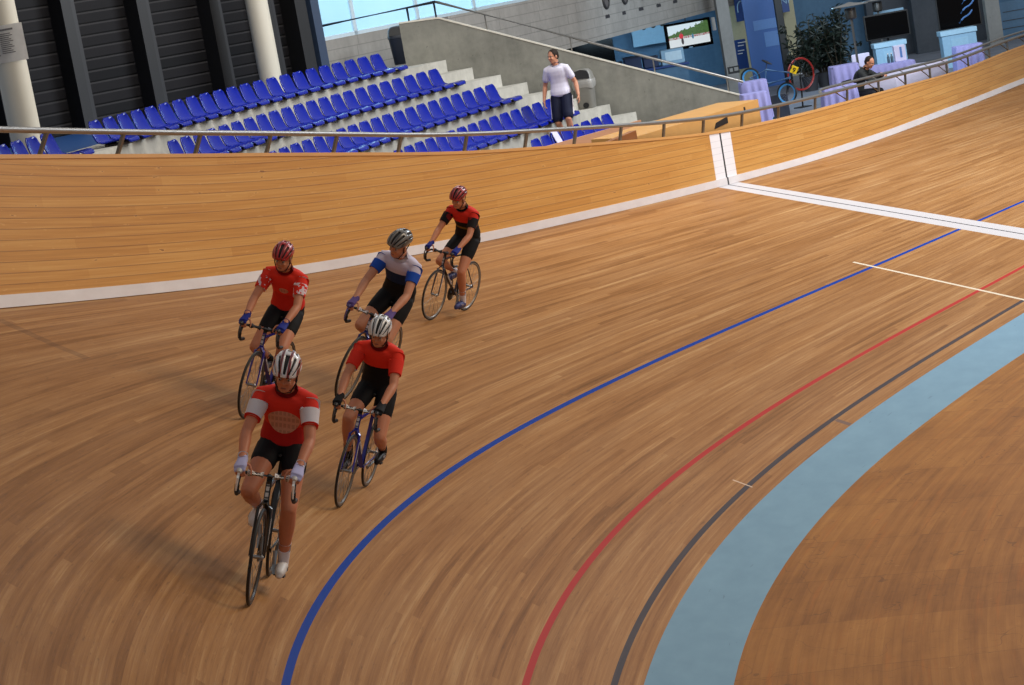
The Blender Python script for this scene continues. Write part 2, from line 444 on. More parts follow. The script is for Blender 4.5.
def base_at(s):
    f = min(max((s - _S0) / DS, 0), _N - 1.001); i = int(f); f -= i
    L = lambda A: A[i] + f * (A[i + 1] - A[i])
    return L(_x), L(_y), L(_ph)
def surf(s, w):
    x, y, p = base_at(s); nx, ny = math.sin(p), -math.cos(p); th = tab(_T, s)
    if w >= 0: h, z = w * math.cos(th), w * math.sin(th)
    elif w >= -W_COTE: h, z = w * math.cos(T_COTE), w * math.sin(T_COTE)
    else: h, z = -W_COTE * math.cos(T_COTE) + (w + W_COTE), Z_IN
    return Vector((x + nx * h, y + ny * h, z))
def wall_pt(s, frac, out=0.0, up=0.0):
    """frac of the wall's height; out = metres away from the track, square to the board"""
    x, y, p = base_at(s); nx, ny = math.sin(p), -math.cos(p); th = tab(_T, s)
    W = tab(_W, s); H = tab(_H, s); al = tab(_L, s)
    h = frac * H + up
    o = W * math.cos(th) + h * math.sin(al) + out * math.cos(al); z = W * math.sin(th) + h * math.cos(al) - out * math.sin(al)
    return Vector((x + nx * o, y + ny * o, z))

def grid_mesh(name, pts, uvs, mat, parent=None, smooth=True, thick=0):
    bm = BM(); uvl = bm.loops.layers.uv.new('UVMap')
    V = [[bm.verts.new(p) for p in row] for row in pts]
    for i in range(len(V) - 1):
        for j in range(len(V[0]) - 1):
            f = bm.faces.new((V[i][j], V[i + 1][j], V[i + 1][j + 1], V[i][j + 1]))
            for l, (a, b) in zip(f.loops, ((i, j), (i + 1, j), (i + 1, j + 1), (i, j + 1))): l[uvl].uv = uvs[a][b]
    return obj(name, bm, mat, parent, smooth, auto=False)

def frange(a, b, st):
    n = max(1, int(round((b - a) / st))); return [a + (b - a) * i / n for i in range(n + 1)]
S_A, S_B = -42.0, 28.5
ss = frange(S_A, S_B, 0.25)
pts = []; uvs = []
for s in ss:
    W = tab(_W, s)
    ws = [-W_COTE, -W_COTE / 2, -1e-4, 1e-4] + [W * k / 14 for k in range(1, 15)]
    pts.append([surf(s, w) for w in ws]); uvs.append([(s, w) for w in ws])
track = grid_mesh('floor_track', pts, uvs, M_TRACK)
tag(track, 'banked timber track with blue, red and black lines', 'track', kind='structure')
ssi = frange(S_A, S_B + 12, 0.5); wsi = [-W_COTE - 12.5 * k / 10 for k in range(11)]
inf = grid_mesh('floor_infield', [[surf(s, w) for w in wsi[::-1]] for s in ssi], [[(s, w) for w in wsi[::-1]] for s in ssi], M_APRON)
tag(inf, 'flat timber infield inside the light blue band', 'floor', kind='structure')
bm = BM()
poly = [surf(s, -W_COTE - 12.4) - Vector((0, 0, 0.01)) for s in frange(S_A, S_B + 12, 1.0)]
poly += [Vector((-42, 24, Z_IN - 0.01))]
f = bm.faces.new([bm.verts.new(p) for p in poly]); bmesh.ops.triangulate(bm, faces=[f])
tag(obj('floor_infield_middle', bm, plain('infield_grey', (120, 118, 114), .6), smooth=False), kind='structure')

# wall round the top of the track
ss2 = frange(S_A, S_B, 0.25)
fr = [k / 13 for k in range(14)]
pts = [[wall_pt(s, a) for a in fr] for s in ss2]; uvs = [[(s, a * tab(_H, s) / 0.106) for a in fr] for s in ss2]
wall = grid_mesh('wall_trackside', pts, uvs, M_WALL, smooth=True)
tag(wall, 'orange timber board wall round the top of the track', 'wall', kind='structure')
bm = BM()    # back and cap
ring = [[wall_pt(s, 1.0, -0.012, -0.03), wall_pt(s, 1.0, -0.012, 0.012), wall_pt(s, 1.0, 0.16, 0.012), wall_pt(s, 1.0, 0.16, -0.03)] for s in ss2]
ring_loft(bm, ring)
tag(obj('trim_1', bm, M_WOODCAP), kind='structure')
pts = [[wall_pt(s, 0, 0.14), wall_pt(s, 1.0, 0.14)] for s in ss2]
bm = BM(); V = [[bm.verts.new(p) for p in r] for r in pts]
for i in range(len(V) - 1): bm.faces.new((V[i][0], V[i][1], V[i + 1][1], V[i + 1][0]))
for i in (0, -1):
    a = ss2[i]; bm.faces.new([bm.verts.new(p) for p in (wall_pt(a, 0), wall_pt(a, 1), wall_pt(a, 1, .14), wall_pt(a, 0, .14))])
tag(obj('wall_trackside_back', bm, M_WOODDARK, smooth=False), kind='structure')
fr = [0, SKH]
pts = [[wall_pt(s, 0, -0.016, u) for u in (0.0, SKH)] + [wall_pt(s, 0, 0.0, SKH)] for s in ss2]
uvs = [[(s, 0.0), (s, SKH), (s, SKH)] for s in ss2]
tag(grid_mesh('baseboard_trackside', pts, uvs, M_SKIRT, smooth=False), 'white skirting board along the foot of the timber wall', 'skirting', kind='structure')

# railing on the wall
rail = thing('safety_railing', 'grey tubular steel railing on posts along the timber wall top', 'railing', wall_pt(0, 1.0))
RI = rail.matrix_world
def rel(p): return p - rail.location
posts = [18.2, 17.0, 15.7, 14.4, 13.05, 11.75, 10.45, 9.1, 7.6, 6.1, 4.75, 3.35, 1.9, 0.45, -1.15, -2.85, -4.7, -6.45, -8.35, -10.2, -12.05, -13.4, -15.25, -17.25, -19.05, -20.9, -22.8, -24.7, -26.6, -28.5, -30.4, -32.3, -34.2]
RH = 0.245
def rail_off(s): return 0.10 - RH * interp(s, [-20, 2, 9, 16.6], [0.16, 0.22, 0.38, 0.64])
bm = BM(); tube(bm, [rel(wall_pt(s, 1.0, rail_off(s), RH)) for s in frange(-40, 21.5, 0.5)], 0.032, 10)
obj('rail', bm, M_STEEL, rail)
for s in posts:
    bm = BM(); a = rel(wall_pt(s, 1.0, 0.10, 0.0)); b = rel(wall_pt(s, 1.0, rail_off(s), RH - 0.02))
    x, y, p = base_at(s); tdir = Vector((math.cos(p), math.sin(p), 0))
    w0 = tdir * 0.026; nrm = (b - a).cross(tdir).normalized() * 0.016
    ring_loft(bm, [[q + w0 + nrm, q - w0 + nrm, q - w0 - nrm, q + w0 - nrm] for q in (a, b)])
    obj('post', bm, M_POST, rail, smooth=False)
bm = BM(); up = frange(-40, -5.6, 0.5)
P = [rel(wall_pt(s, 1.0, 0.17, RH + 0.10)) for s in up]
P += [rel(wall_pt(-5.35, 1.0, 0.165, RH + 0.09)), rel(wall_pt(-5.22, 1.0, 0.14, RH + 0.06)), rel(wall_pt(-5.2, 1.0, 0.10, RH + 0.02))]
tube(bm, P, 0.026, 8); obj('hand_rail', bm, M_STEEL, rail)
for s in posts:
    if s < -5.3:
        bm = BM(); tube(bm, [rel(wall_pt(s, 1.0, 0.10, 0.03)), rel(wall_pt(s + 0.62, 1.0, rail_off(s) + 0.01, RH - 0.02))], 0.015, 6)
        obj('bracket', bm, M_POST, rail)
        bm = BM(); tube(bm, [rel(wall_pt(s, 1.0, rail_off(s), RH)), rel(wall_pt(s, 1.0, 0.17, RH + 0.10))], 0.013, 6)
        obj('rail_link', bm, M_POST, rail)

# ------------------------------------------------------------------ tribune frame
G = 1.12
ps = [2.62733, -11.34562, 4.75204, -2.96362, -0.82005, 0.41376, -0.7769, -1.4898, -2.30675, -3.23285, 0.50054, 0.02024]
TT = Vector((math.cos(ps[3]), math.sin(ps[3]), 0)); NN = Vector((-TT.y, TT.x, 0)); FRONT = -NN
Q = CAM_O + G * (Vector(ps[:3]) - CAM_O)
SP = ps[10] * G; KC = ps[11] / G; OFF = [0] + ps[6:10]; PITCH = -ps[4] * G; RISE = ps[5] * G
def arc(u, f, z):
    """u metres along the back row from its aisle end towards the bend, f metres towards the track"""
    a = u * KC
    b = Vector((Q.x, Q.y, 0)) - TT * (math.sin(a) / KC) - NN * ((1 - math.cos(a)) / KC)
    nl = NN * math.cos(a) - TT * math.sin(a)
    p = b - nl * f
    return Vector((p.x, p.y, z))
def arc_front(u):
    a = u * KC; v = -(NN * math.cos(a) - TT * math.sin(a)); return math.atan2(v.y, v.x)
Z0 = 4.32
EF = [0.40 + PITCH * i for i in range(7)]
EZ = [Z0 - RISE * i for i in range(7)]
def flank_u(f): return -(2.0 + 0.4565 * f)
Z_CON = 1.6
bm = BM()
NU = 44
def behind_wall(p):
    best = min(((p.x - _x[i]) ** 2 + (p.y - _y[i]) ** 2, i) for i in range(0, _N, 4))
    i = best[1]; s = _SS[i]; w = wall_pt(s, 0, 0.2)
    return math.hypot(p.x - _x[i], p.y - _y[i]) > math.hypot(w.x - _x[i], w.y - _y[i]) and (p.x - _x[i]) * math.sin(_ph[i]) - (p.y - _y[i]) * math.cos(_ph[i]) > 0
def u_max(f):
    u = 21.0
    while u > 0 and not behind_wall(arc(u, f, 0)): u -= 0.1
    return u
def urow(f):
    a = flank_u(f) - 0.02; b = u_max(f); return [a + (b - a) * k / NU for k in range(NU + 1)]
prof = [(-0.52, EZ[0])]
for i in range(6): prof += [(EF[i], EZ[i]), (EF[i], EZ[i + 1])]
prof += [(EF[5] + 0.5, EZ[6]), (EF[5] + 0.5, Z_CON)]
V = [[bm.verts.new(arc(u, f, z)) for u in urow(f)] for f, z in prof]
for i in range(len(V) - 1):
    for k in range(NU): bm.faces.new((V[i][k], V[i][k + 1], V[i + 1][k + 1], V[i + 1][k]))
tag(obj('floor_tribune', bm, M_STEP, smooth=False), 'stepped grey concrete terrace under the blue seats', 'terrace', kind='structure')
for i in range(6):       # half steps of the stair by the flank wall
    bm = BM(); f0, f1 = EF[i] - 0.01, EF[i] + 0.45; zt, zb = EZ[i] - RISE / 2, EZ[i + 1] + 0.002
    ua = OFF[min(i, 4)] * SP - 0.9
    q = []
    for z in (zb, zt): q.append([arc(ua, f0, z), arc(flank_u(f0), f0, z), arc(flank_u(f1), f1, z), arc(ua, f1, z)])
    ring_loft(bm, q)
    tag(obj('floor_stair_step', bm, M_STEP, smooth=False), kind='structure')
# upper concourse floor, blue
bm = BM(); zz = Z0 - 0.012
us = [-3.0 + (21 + 3.0) * k / 40 for k in range(41)]
V = [[bm.verts.new(arc(u, f, zz)) for u in us] for f in (-0.45, -7.5)]
for k in range(40): bm.faces.new((V[0][k], V[0][k + 1], V[1][k + 1], V[1][k]))
tag(obj('floor_concourse_upper', bm, M_BLUEFLOOR, smooth=False), 'blue floor of the concourse behind the top row', 'floor', kind='structure')
# lower concourse floor
bm = BM()
fl = [wall_pt(s, 0, 0.14) for s in frange(S_A, S_B, 1.0)]
poly = [Vector((p.x, p.y, Z_CON)) for p in fl] + [Vector((34, -30, Z_CON)), Vector((-75, -50, Z_CON)), Vector((-75, -10, Z_CON))]
f = bm.faces.new([bm.verts.new(p) for p in poly]); bmesh.ops.triangulate(bm, faces=[f])
M_CONF = mat_concrete('concourse_floor', (96, 100, 110), (128, 132, 142))
tag(obj('floor_concourse_lower', bm, M_CONF, smooth=False), kind='structure')

# ------------------------------------------------------------------ seats
def seat_meshes():
    bm = BM()
    prof = [(-0.165, 0.325), (-0.155, 0.29), (-0.13, 0.22), (-0.10, 0.14), (-0.07, 0.075), (-0.035, 0.03), (0.02, 0.008), (0.10, 0.012), (0.20, 0.022), (0.30, 0.032), (0.365, 0.03), (0.395, 0.005), (0.405, -0.03)]
    wid = [0.135, 0.195, 0.222, 0.234, 0.238, 0.24, 0.24, 0.24, 0.24, 0.235, 0.225, 0.20, 0.17]
    nv = 11; V = []
    for i, ((x, z), w) in enumerate(zip(prof, wid)):
        row = []
        for k in range(nv):
            v = -1 + 2 * k / (nv - 1)
            back = max(0, 1 - i / 5.0); pan = 1 - back
            curl = abs(v) ** 2.4
            row.append(bm.verts.new((x + 0.045 * curl * back, v * w, z + 0.014 * curl * pan * (1 if i < 10 else 0.3))))
        V.append(row)
    for i in range(len(V) - 1):
        for k in range(nv - 1): bm.faces.new((V[i][k], V[i + 1][k], V[i + 1][k + 1], V[i][k + 1]))
    bmesh.ops.recalc_face_normals(bm, faces=bm.faces)
    r = bmesh.ops.solidify(bm, geom=bm.faces[:], thickness=0.016)
    for f in bm.faces: f.smooth = True
    me = bpy.data.meshes.new('seat_shell'); bm.to_mesh(me); bm.free(); me.materials.append(M_SEAT)
    bm = BM()
    box(bm, (0.20, 0, -0.03), (0.30, 0.30, 0.035), bev=0.008)
    box(bm, (0.05, 0, -0.03), (0.05, 0.34, 0.05), bev=0.006)
    me2 = bpy.data.meshes.new('seat_bracket'); bm.to_mesh(me2); bm.free(); me2.materials.append(M_BRACKET)
    return me, me2
SEAT, BRK = seat_meshes()
ORD = ['first', 'second', 'third', 'fourth', 'fifth', 'sixth', 'seventh', 'eighth', 'ninth', 'tenth', 'eleventh', 'twelfth', 'thirteenth', 'fourteenth', 'fifteenth', 'sixteenth', 'seventeenth', 'eighteenth', 'nineteenth', 'twentieth', 'twenty-first', 'twenty-second']
ROWN = ['topmost', 'second', 'third', 'fourth', 'lowest']
def put_seat(i, j, label, group):
    u = (j + OFF[i]) * SP; f = PITCH * i + 0.145
    p = arc(u, f, EZ[i] + 0.045)
    o = bpy.data.objects.new('stadium_seat', None); C.objects.link(o); o.empty_display_size = 0.1
    o.location = p; o.rotation_euler = (0, 0, arc_front(u)); o.scale = (1.03, 1.03, 1.03)
    tag(o, label, 'seat', group)
    a = bpy.data.objects.new('shell', SEAT); C.objects.link(a); a.parent = o
    b = bpy.data.objects.new('mounting_bracket', BRK); C.objects.link(b); b.parent = o
for i, n in enumerate((22, 22, 20, 15, 8)):
    for j in range(n):
        if j == 0: lb = 'blue bucket seat at the stair end of the %s row' % ROWN[i]
        else: lb = 'blue bucket seat in the %s row, %s from the stair end' % (ROWN[i], ORD[j])
        put_seat(i, j, lb, 'blue seats in the %s row' % ROWN[i])
LEFTL = ['blue seat left of the aisle gap, nearest the gap', 'blue seat left of the aisle gap, second from the gap', 'blue seat left of the aisle gap, third from the gap', 'blue seat left of the aisle gap, leftmost at the picture edge']
for k in range(4): put_seat(0, 24.35 + k, LEFTL[k], 'blue seats left of the aisle gap')
# white sheet on a front row seat
def put_on_seat(i, j):
    u = (j + OFF[i]) * SP; f = PITCH * i + 0.145; return arc(u, f, EZ[i] + 0.045), arc_front(u)
# ------------------------------------------------------------------ flank wall beside the stair
def tf(t, f, z): return Vector((Q.x, Q.y, 0)) + TT * t + FRONT * f + Vector((0, 0, z))
FL = [(1.88, -0.27, 5.16), (2.20, 0.43, 5.13), (4.53, 5.54, 2.62)]
bm = BM()
thk = (TT - FRONT * 0.4).normalized() * 0.28
top = [tf(*p) for p in FL]; bot = [Vector((p.x, p.y, Z_CON)) for p in top]
poly = [top[0], top[1], top[2], bot[2], bot[0]]
prism(bm, poly, thk)
tag(obj('wall_stair_flank', bm, M_FLANK, smooth=False), 'sloping grey concrete parapet wall beside the stair', 'wall', kind='structure')
bm = BM()
upv = Vector((0, 0, 0.03))
for a, b in ((top[0], top[1]), (top[1], top[2])):
    ring_loft(bm, [[p - thk * 0.04, p + thk * 1.04, p + thk * 1.04 + upv, p - thk * 0.04 + upv] for p in (a, b)])
tag(obj('trim_2', bm, M_FLANKCAP, smooth=False), kind='structure')
# handrail on the flank wall
def off(p, dz): return p + thk * 0.5 + Vector((0, 0, dz))
hr = thing('stair_handrail', 'thin metal handrail running down the sloping concrete wall', 'handrail', off(top[1], 0.03))
bm = BM(); e1 = top[2] + (top[2] - top[1]) * 0.015
tube(bm, [p - hr.location for p in (off(top[1], 0.33), off(top[1].lerp(top[2], 0.5), 0.31), off(e1, 0.30))], 0.028, 10); obj('rail', bm, M_STEEL, hr)
for k in (0.16, 0.44, 0.715, 0.96):
    a = top[1].lerp(top[2], k); bm = BM(); tube(bm, [off(a, 0.02) - hr.location, off(a, 0.31) - hr.location], 0.016, 8); obj('post', bm, M_STEEL, hr)
# ------------------------------------------------------------------ back wall with windows, upper parapet
def vec_h(a, b): d = b - a; d.z = 0; return d.normalized()
W0 = at_depth(308, 30, 46.0); W1 = at_depth(570, 5, 58.6); wd = vec_h(W0, W1); wn = Vector((wd.y, -wd.x, 0))
if wn.dot(CAM_F) < 0: wn = -wn
W0b = W0 - wd * 1.0; W1b = W1 + wd * 40
def along(p, d, z): return Vector((p.x + d.x, p.y + d.y, z))
bm = BM(); prism(bm, [along(W0b, Vector(), Z0 - 0.3), along(W1b, Vector(), Z0 - 0.3), along(W1b, Vector(), 5.06), along(W0b, Vector(), 5.06)], wn * 0.25)
tag(obj('wall_upper_parapet', bm, M_GALLERY, smooth=False), 'low concrete parapet below the tall windows', 'wall', kind='structure')
# tall windows: frame and panes
M_FRAME = plain('window_frame_white', (206, 220, 228), 0.4)
LW = (W1b - W0b); LW.z = 0; LW = LW.length; NW = 18; step = LW / NW
for k in range(NW):
    a = W0b + wd * (step * k); b = W0b + wd * (step * (k + 1))
    bm = BM()
    for (p, q, z0, z1) in ((a, a + wd * 0.07, 5.06, 8.6), (b - wd * 0.07, b, 5.06, 8.6)):
        prism(bm, [along(p, Vector(), z0), along(q, Vector(), z0), along(q, Vector(), z1), along(p, Vector(), z1)], wn * 0.08)
    for z in (5.06, 8.52):
        prism(bm, [along(a, Vector(), z), along(b, Vector(), z), along(b, Vector(), z + 0.08), along(a, Vector(), z + 0.08)], wn * 0.08)
    w = obj('window_%d' % (k + 1), bm, M_FRAME, smooth=False); tag(w, kind='structure')
    bm = BM(); prism(bm, [along(a + wn * 0.03, Vector(), 5.1), along(b + wn * 0.03, Vector(), 5.1), along(b + wn * 0.03, Vector(), 8.55), along(a + wn * 0.03, Vector(), 8.55)], wn * 0.012)
    obj('pane', bm, M_GLASS, w, smooth=False)
# rail in front of the windows
h0 = at_depth(312, 30, 44.9); h1 = at_depth(430, 8, 48.5); h2 = off(top[1], 0); 
wr = thing('window_guard_rail', 'dark horizontal guard rail before the tall bright windows', 'railing', along(h0, Vector(), 5.06))
bm = BM(); R0 = along(h0, Vector(), 5.37); R1 = along(h2, Vector(), 5.46); R2 = along(h2 + wd * 12, Vector(), 5.46)
tube(bm, [p - wr.location for p in (R0, R1)], 0.03, 8); obj('rail', bm, M_DARKRAIL, wr)
for k in (0.77, 0.985):
    p = R0.lerp(R1, k); bm = BM(); tube(bm, [along(p, Vector(), 4.35) - wr.location, p - wr.location], 0.022, 8); obj('post', bm, M_DARKRAIL, wr)
# dark clad facade with fins on the left
F0 = at_depth(-90, 60, 37.0); F1 = at_depth(311, 30, 44.3); fd = vec_h(F0, F1); fn = Vector((fd.y, -fd.x, 0))
if fn.dot(CAM_F) < 0: fn = -fn
bm = BM(); FZ0, FZ1 = Z0 - 0.02, 8.6
LF = (F1 - F0); LF.z = 0; LF = LF.length
frz = math.atan2(fd.y, fd.x)
fac = thing('wall_facade', None, None, along(F0, Vector(), Z0 - 0.02), frz); tag(fac, 'dark clad wall with black upright fins on the left', 'wall', kind='structure')
sgn = 1 if Vector((-fd.y, fd.x, 0)).dot(fn) > 0 else -1     # local +y side away from the camera
box(bm, (LF / 2, sgn * 0.25, (FZ1 - FZ0) / 2), (LF, 0.2, FZ1 - FZ0)); obj('siding', bm, M_SIDING, fac, smooth=False)
M_FIN = plain('fin_black', (20, 20, 22), 0.5); M_FING = plain('fin_grey', (32, 32, 35), 0.45); M_JAMB = plain('jamb_blue_grey', (52, 66, 88), 0.4)
def fac_x(px, Z):
    p = at_depth(px, 20, Z) - F0; return p.x * fd.x + p.y * fd.y
FINX = [(-12, 38.3), (60, 39.7), (132, 41.1), (203, 42.5), (268, 43.4)]
for px, Z in FINX:
    x = fac_x(px, Z)
    bm = BM(); box(bm, (x - 0.13, -sgn * 0.02, (FZ1 - FZ0) / 2), (0.22, 0.34, FZ1 - FZ0)); obj('fin', bm, M_FIN, fac, smooth=False)
    bm = BM(); box(bm, (x + 0.07, sgn * 0.06, (FZ1 - FZ0) / 2), (0.19, 0.26, FZ1 - FZ0)); obj('pilaster', bm, M_FING, fac, smooth=False)
x = fac_x(296, 43.9); bm = BM(); box(bm, (x, -sgn * 0.05, (FZ1 - FZ0) / 2), (0.3, 0.4, FZ1 - FZ0)); obj('fin', bm, M_FIN, fac, smooth=False)
x = fac_x(309, 44.2); bm = BM(); box(bm, (x, -sgn * 0.06, (FZ1 - FZ0) / 2), (0.22, 0.42, FZ1 - FZ0)); obj('jamb', bm, M_JAMB, fac, smooth=False)
for px, py, Z in ((201, 20, 42.4), (216, 86, 42.4), (84, 116, 40.0)):
    pass
# columns
M_COL = plain('column_cream', (206, 200, 184), 0.55, 0, 0.05, 3.0)
def column(px, py, Z, r, label):
    p = at_depth(px, py, Z); bm = BM()
    lathe(bm, [(r, 0), (r, 4.6)], 32)
    o = obj('concrete_column', bm, M_COL); o.location = (p.x, p.y, Z0 - 0.01)
    tag(o, label, 'column'); return o
colA = column(12.5, 70, 31.6, 0.215, 'round cream column at left edge carrying a notice board')
colB = column(263.5, 40, 41.9, 0.205, 'round cream column behind the middle of the topmost seat row')
# notice board on column A
nb = thing('notice_board', 'white printed notice board strapped to the left column', 'sign', (colA.location.x, colA.location.y, 0), FACE_RZ)
zc = at_depth(10, 43, 31.3).z
bm = BM(); hw, hh = 0.285, 0.255
rows = []
for v in (-1, 1):
    r_ = []
    for k in range(13):
        a = -1 + k / 6.0; r_.append(Vector((a * hw, -0.225 + 0.05 * a * a, zc + v * hh)))
    rows.append(r_)
V = [[bm.verts.new(p) for p in r_] for r_ in rows]
for k in range(12): bm.faces.new((V[0][k], V[0][k + 1], V[1][k + 1], V[1][k]))
bmesh.ops.solidify(bm, geom=bm.faces[:], thickness=0.02)
obj('panel', bm, M_WHITE, nb)
bm = BM()
for k in range(12):
    wdt = 0.20 if k == 0 else 0.13 + 0.05 * ((k * 7) % 3) / 2
    hgt = 0.026 if k == 0 else 0.011
    z = zc + 0.19 - (0 if k == 0 else 0.03 + 0.026 * k)
    box(bm, (0.04 + wdt / 2 - 0.08, -0.239, z), (wdt, 0.004, hgt))
obj('printed_lines', bm, plain('print_grey', (112, 108, 108), 0.6), nb, smooth=False)
bm = BM()
for k in range(9):
    box(bm, (-0.165 + 0.035 * math.sin(k * 2.1), -0.236, zc - 0.17 + 0.025 * k), (0.05 + 0.03 * ((k * 5) % 3), 0.004, 0.02))
obj('printed_picture', bm, plain('print_dark', (46, 44, 46), 0.6), nb, smooth=False)
# ------------------------------------------------------------------ gallery (upper right), its face and slab
GP = at_depth(575, 47, 52.5); gz0, gz1 = 3.87, 5.12
ga = GP - TT * 6.8; gb = GP + TT * 45.0
bm = BM(); prism(bm, [along(ga, Vector(), gz0), along(gb, Vector(), gz0), along(gb, Vector(), gz1), along(ga, Vector(), gz1)], NN * 0.25)
gal = obj('wall_gallery', bm, M_GALLERY, smooth=False)
tag(gal, 'board marked concrete gallery front above the lower concourse', 'wall', kind='structure')
bm = BM(); prism(bm, [along(GP + TT * 1.0, NN * 0.25, gz0), along(gb, NN * 0.25, gz0), along(gb, NN * 4.5, gz0), along(GP + TT * 1.0, NN * 4.5, gz0)], Vector((0, 0, 0.35)))
tag(obj('floor_gallery', bm, M_GALLERY, smooth=False), kind='structure')
grz = math.atan2(TT.y, TT.x)
def gal_pt(px, py):
    r = ray(px, py); n = NN; t = (GP - CAM_O).dot(n) / r.dot(n); return CAM_O + r * t
M_VENT = plain('vent_dark', (50, 48, 48), 0.5); M_VENTI = plain('vent_inner', (92, 86, 84), 0.5)
M_PLATE = plain('plate_dark', (52, 50, 52), 0.5)
VL = ['round dark wheel-like roundel on the concrete gallery, leftmost', 'round dark wheel-like roundel on the concrete gallery, middle', 'round dark wheel-like roundel on the concrete gallery, rightmost']
for k, (px, py) in enumerate(((605, 1), (623.5, -3.5), (641, -8))):
    p = gal_pt(px, py); v = thing('wall_roundel', VL[k], 'roundel', p - NN * 0.02, grz, 'dark roundels on the gallery front')
    Mx = Matrix.Rotation(rad(90), 4, 'X')
    bm = BM(); torus(bm, (0, 0, 0), (0, 1, 0), 0.17, 0.035, 28, 8); obj('rim', bm, M_VENT, v)
    bm = BM(); lathe(bm, [(0.155, -0.01), (0.155, 0.01)], 24, Mx); obj('disc', bm, M_VENTI, v)
    bm = BM()
    for q in range(5):
        a = q * 2 * PI / 5 + 0.3; tube(bm, [(0, 0.02, 0), (0.16 * math.cos(a), 0.02, 0.16 * math.sin(a))], 0.016, 6)
    obj('spoke', bm, M_VENT, v)
PL = ['short dark name plate under the leftmost roundel', 'short dark name plate under the middle roundel', 'short dark name plate under the rightmost roundel', 'short dark name plate second from right on the gallery', 'short dark name plate rightmost on the concrete gallery']
for k, (px, py, w) in enumerate(((607.5, 16.5, .15), (624, 13, .12), (641, 9, .17), (658.5, 5.5, .17), (675, 1.5, .17))):
    p = gal_pt(px, py); bm = BM()
    n = 5
    for q in range(n): box(bm, (-w + (q + .5) * 2 * w / n, 0, 0.004 * (q % 2)), (2 * w / n * 0.8, 0.02, 0.075 + 0.012 * ((q * 3) % 2)))
    o = obj('name_plate', bm, M_PLATE, smooth=False); o.location = p - NN * 0.0; o.rotation_euler = (0, 0, grz)
    tag(o, PL[k], 'plate', 'name plates on the gallery front')

# ------------------------------------------------------------------ bins, plywood, boards
def swing_bin(loc, rz, label, body, lid, s=1.0):
    t = thing('litter_bin', label, 'bin', loc, rz); 
    bm = BM()
    def rr(w, d, z, n=28):
        return [Vector((w * abs(math.cos(a)) ** .55 * math.copysign(1, math.cos(a)), d * abs(math.sin(a)) ** .55 * math.copysign(1, math.sin(a)), z)) for a in [2 * PI * k / n for k in range(n)]]
    ring_loft(bm, [rr(.155, .14, 0), rr(.165, .15, .02), rr(.20, .175, .52), rr(.205, .18, .54)])
    for v in bm.verts: v.co *= s
    obj('body', bm, body, t)
    bm = BM(); ring_loft(bm, [rr(.215, .19, .53), rr(.215, .19, .58), rr(.205, .18, .60), rr(.185, .16, .70), rr(.14, .12, .76), rr(.06, .05, .775)])
    for v in bm.verts: v.co *= s
    obj('lid', bm, lid, t)
    bm = BM()     # flap opening on the lid front
    q = [(-.175, .59), (-.17, .66), (-.13, .735), (.0, .765), (.13, .735), (.17, .66), (.175, .59)]
    prism(bm, [Vector((a, -.19 + (z - .6) * .28, z)) for a, z in q], Vector((0, .03, 0)))
    for v in bm.verts: v.co *= s
    obj('flap', bm, M_BLACK if lid is not M_BLACK else M_POST, t, smooth=False)
    return t
pb = tf(2.98, 2.90, EZ[3])
b1 = swing_bin(pb, FACE_RZ - rad(18), 'grey plastic litter bin on the stair behind the walking man', M_GREYPLASTIC, M_GREYPLASTIC, 1.0)
bm = BM(); n = 28
def rr2(w, d, z, amp): return [Vector((w * abs(math.cos(a)) ** .55 * math.copysign(1, math.cos(a)) * (1 + amp * math.sin(a * 7)), d * abs(math.sin(a)) ** .55 * math.copysign(1, math.sin(a)) * (1 + amp * math.sin(a * 5)), z + amp * .6 * math.sin(a * 3))) for a in [2 * PI * k / n for k in range(n)]]
ring_loft(bm, [rr2(.205, .18, .40, .03), rr2(.222, .197, .47, .02), rr2(.222, .197, .55, .01), rr2(.21, .185, .57, .0)], cap=False)
obj('bag_rim', bm, M_BAG, b1)
bm = BM(); Mx = Matrix.Translation((0.02, -.165, .07)) @ Matrix.Rotation(rad(90), 4, 'X'); lathe(bm, [(.055, -.012), (.055, .012)], 20, Mx); obj('badge', bm, M_BLACK, b1)
pb2 = at_height(403, 64, Z0)
swing_bin(along(pb2, Vector(), Z0), FACE_RZ, 'dark litter bin at the head of the sloping concrete wall', plain('bin_dark', (36, 40, 50), 0.45), plain('bin_dark', (36, 40, 50), 0.45), 1.02)
# plywood wedge box behind the wall at the finish line
def pw(s, out, z): 
    p = wall_pt(s, 1.0, out); return Vector((p.x, p.y, z))
zt0 = wall_pt(0, 1.0).z
pl = thing('plywood_box', 'orange plywood ramp box with slot behind the finish line', 'box', pw(0.5, 0.4, Z_CON))
A0, A1 = pw(2.4, 0.35, 0), pw(-2.65, 0.35, 0)
B0, B1 = pw(2.4, 1.15, 0), pw(-2.65, 1.15, 0)
za, zb = wall_pt(2.4, 1).z + 0.06, wall_pt(-2.65, 1).z + 0.40
bm = BM()
q = lambda p, z: Vector((p.x, p.y, z)) - pl.location
front = [q(A0, Z_CON), q(A1, Z_CON), q(A1, zb), q(A0.lerp(A1, .35), za + (zb - za) * .62), q(A0, za)]
back = [q(B0, Z_CON), q(B1, Z_CON), q(B1, zb + .03), q(B0.lerp(B1, .35), za + (zb - za) * .62 + .06), q(B0, za + .05)]
ring_loft(bm, [front, back]); obj('carcass', bm, M_PLY, pl, smooth=False)
def on_front(k, z): p = A0.lerp(A1, k); return Vector((p.x, p.y, z)) - pl.location + Vector((0, .012, 0))
bm = BM(); zs = zt0 + 0.0
prism(bm, [on_front(.60, zs - .005), on_front(.715, zs + .02), on_front(.715, zs + .13), on_front(.62, zs + .085)], Vector((0, -0.03, 0))); obj('slot', bm, M_BLACK, pl, smooth=False)
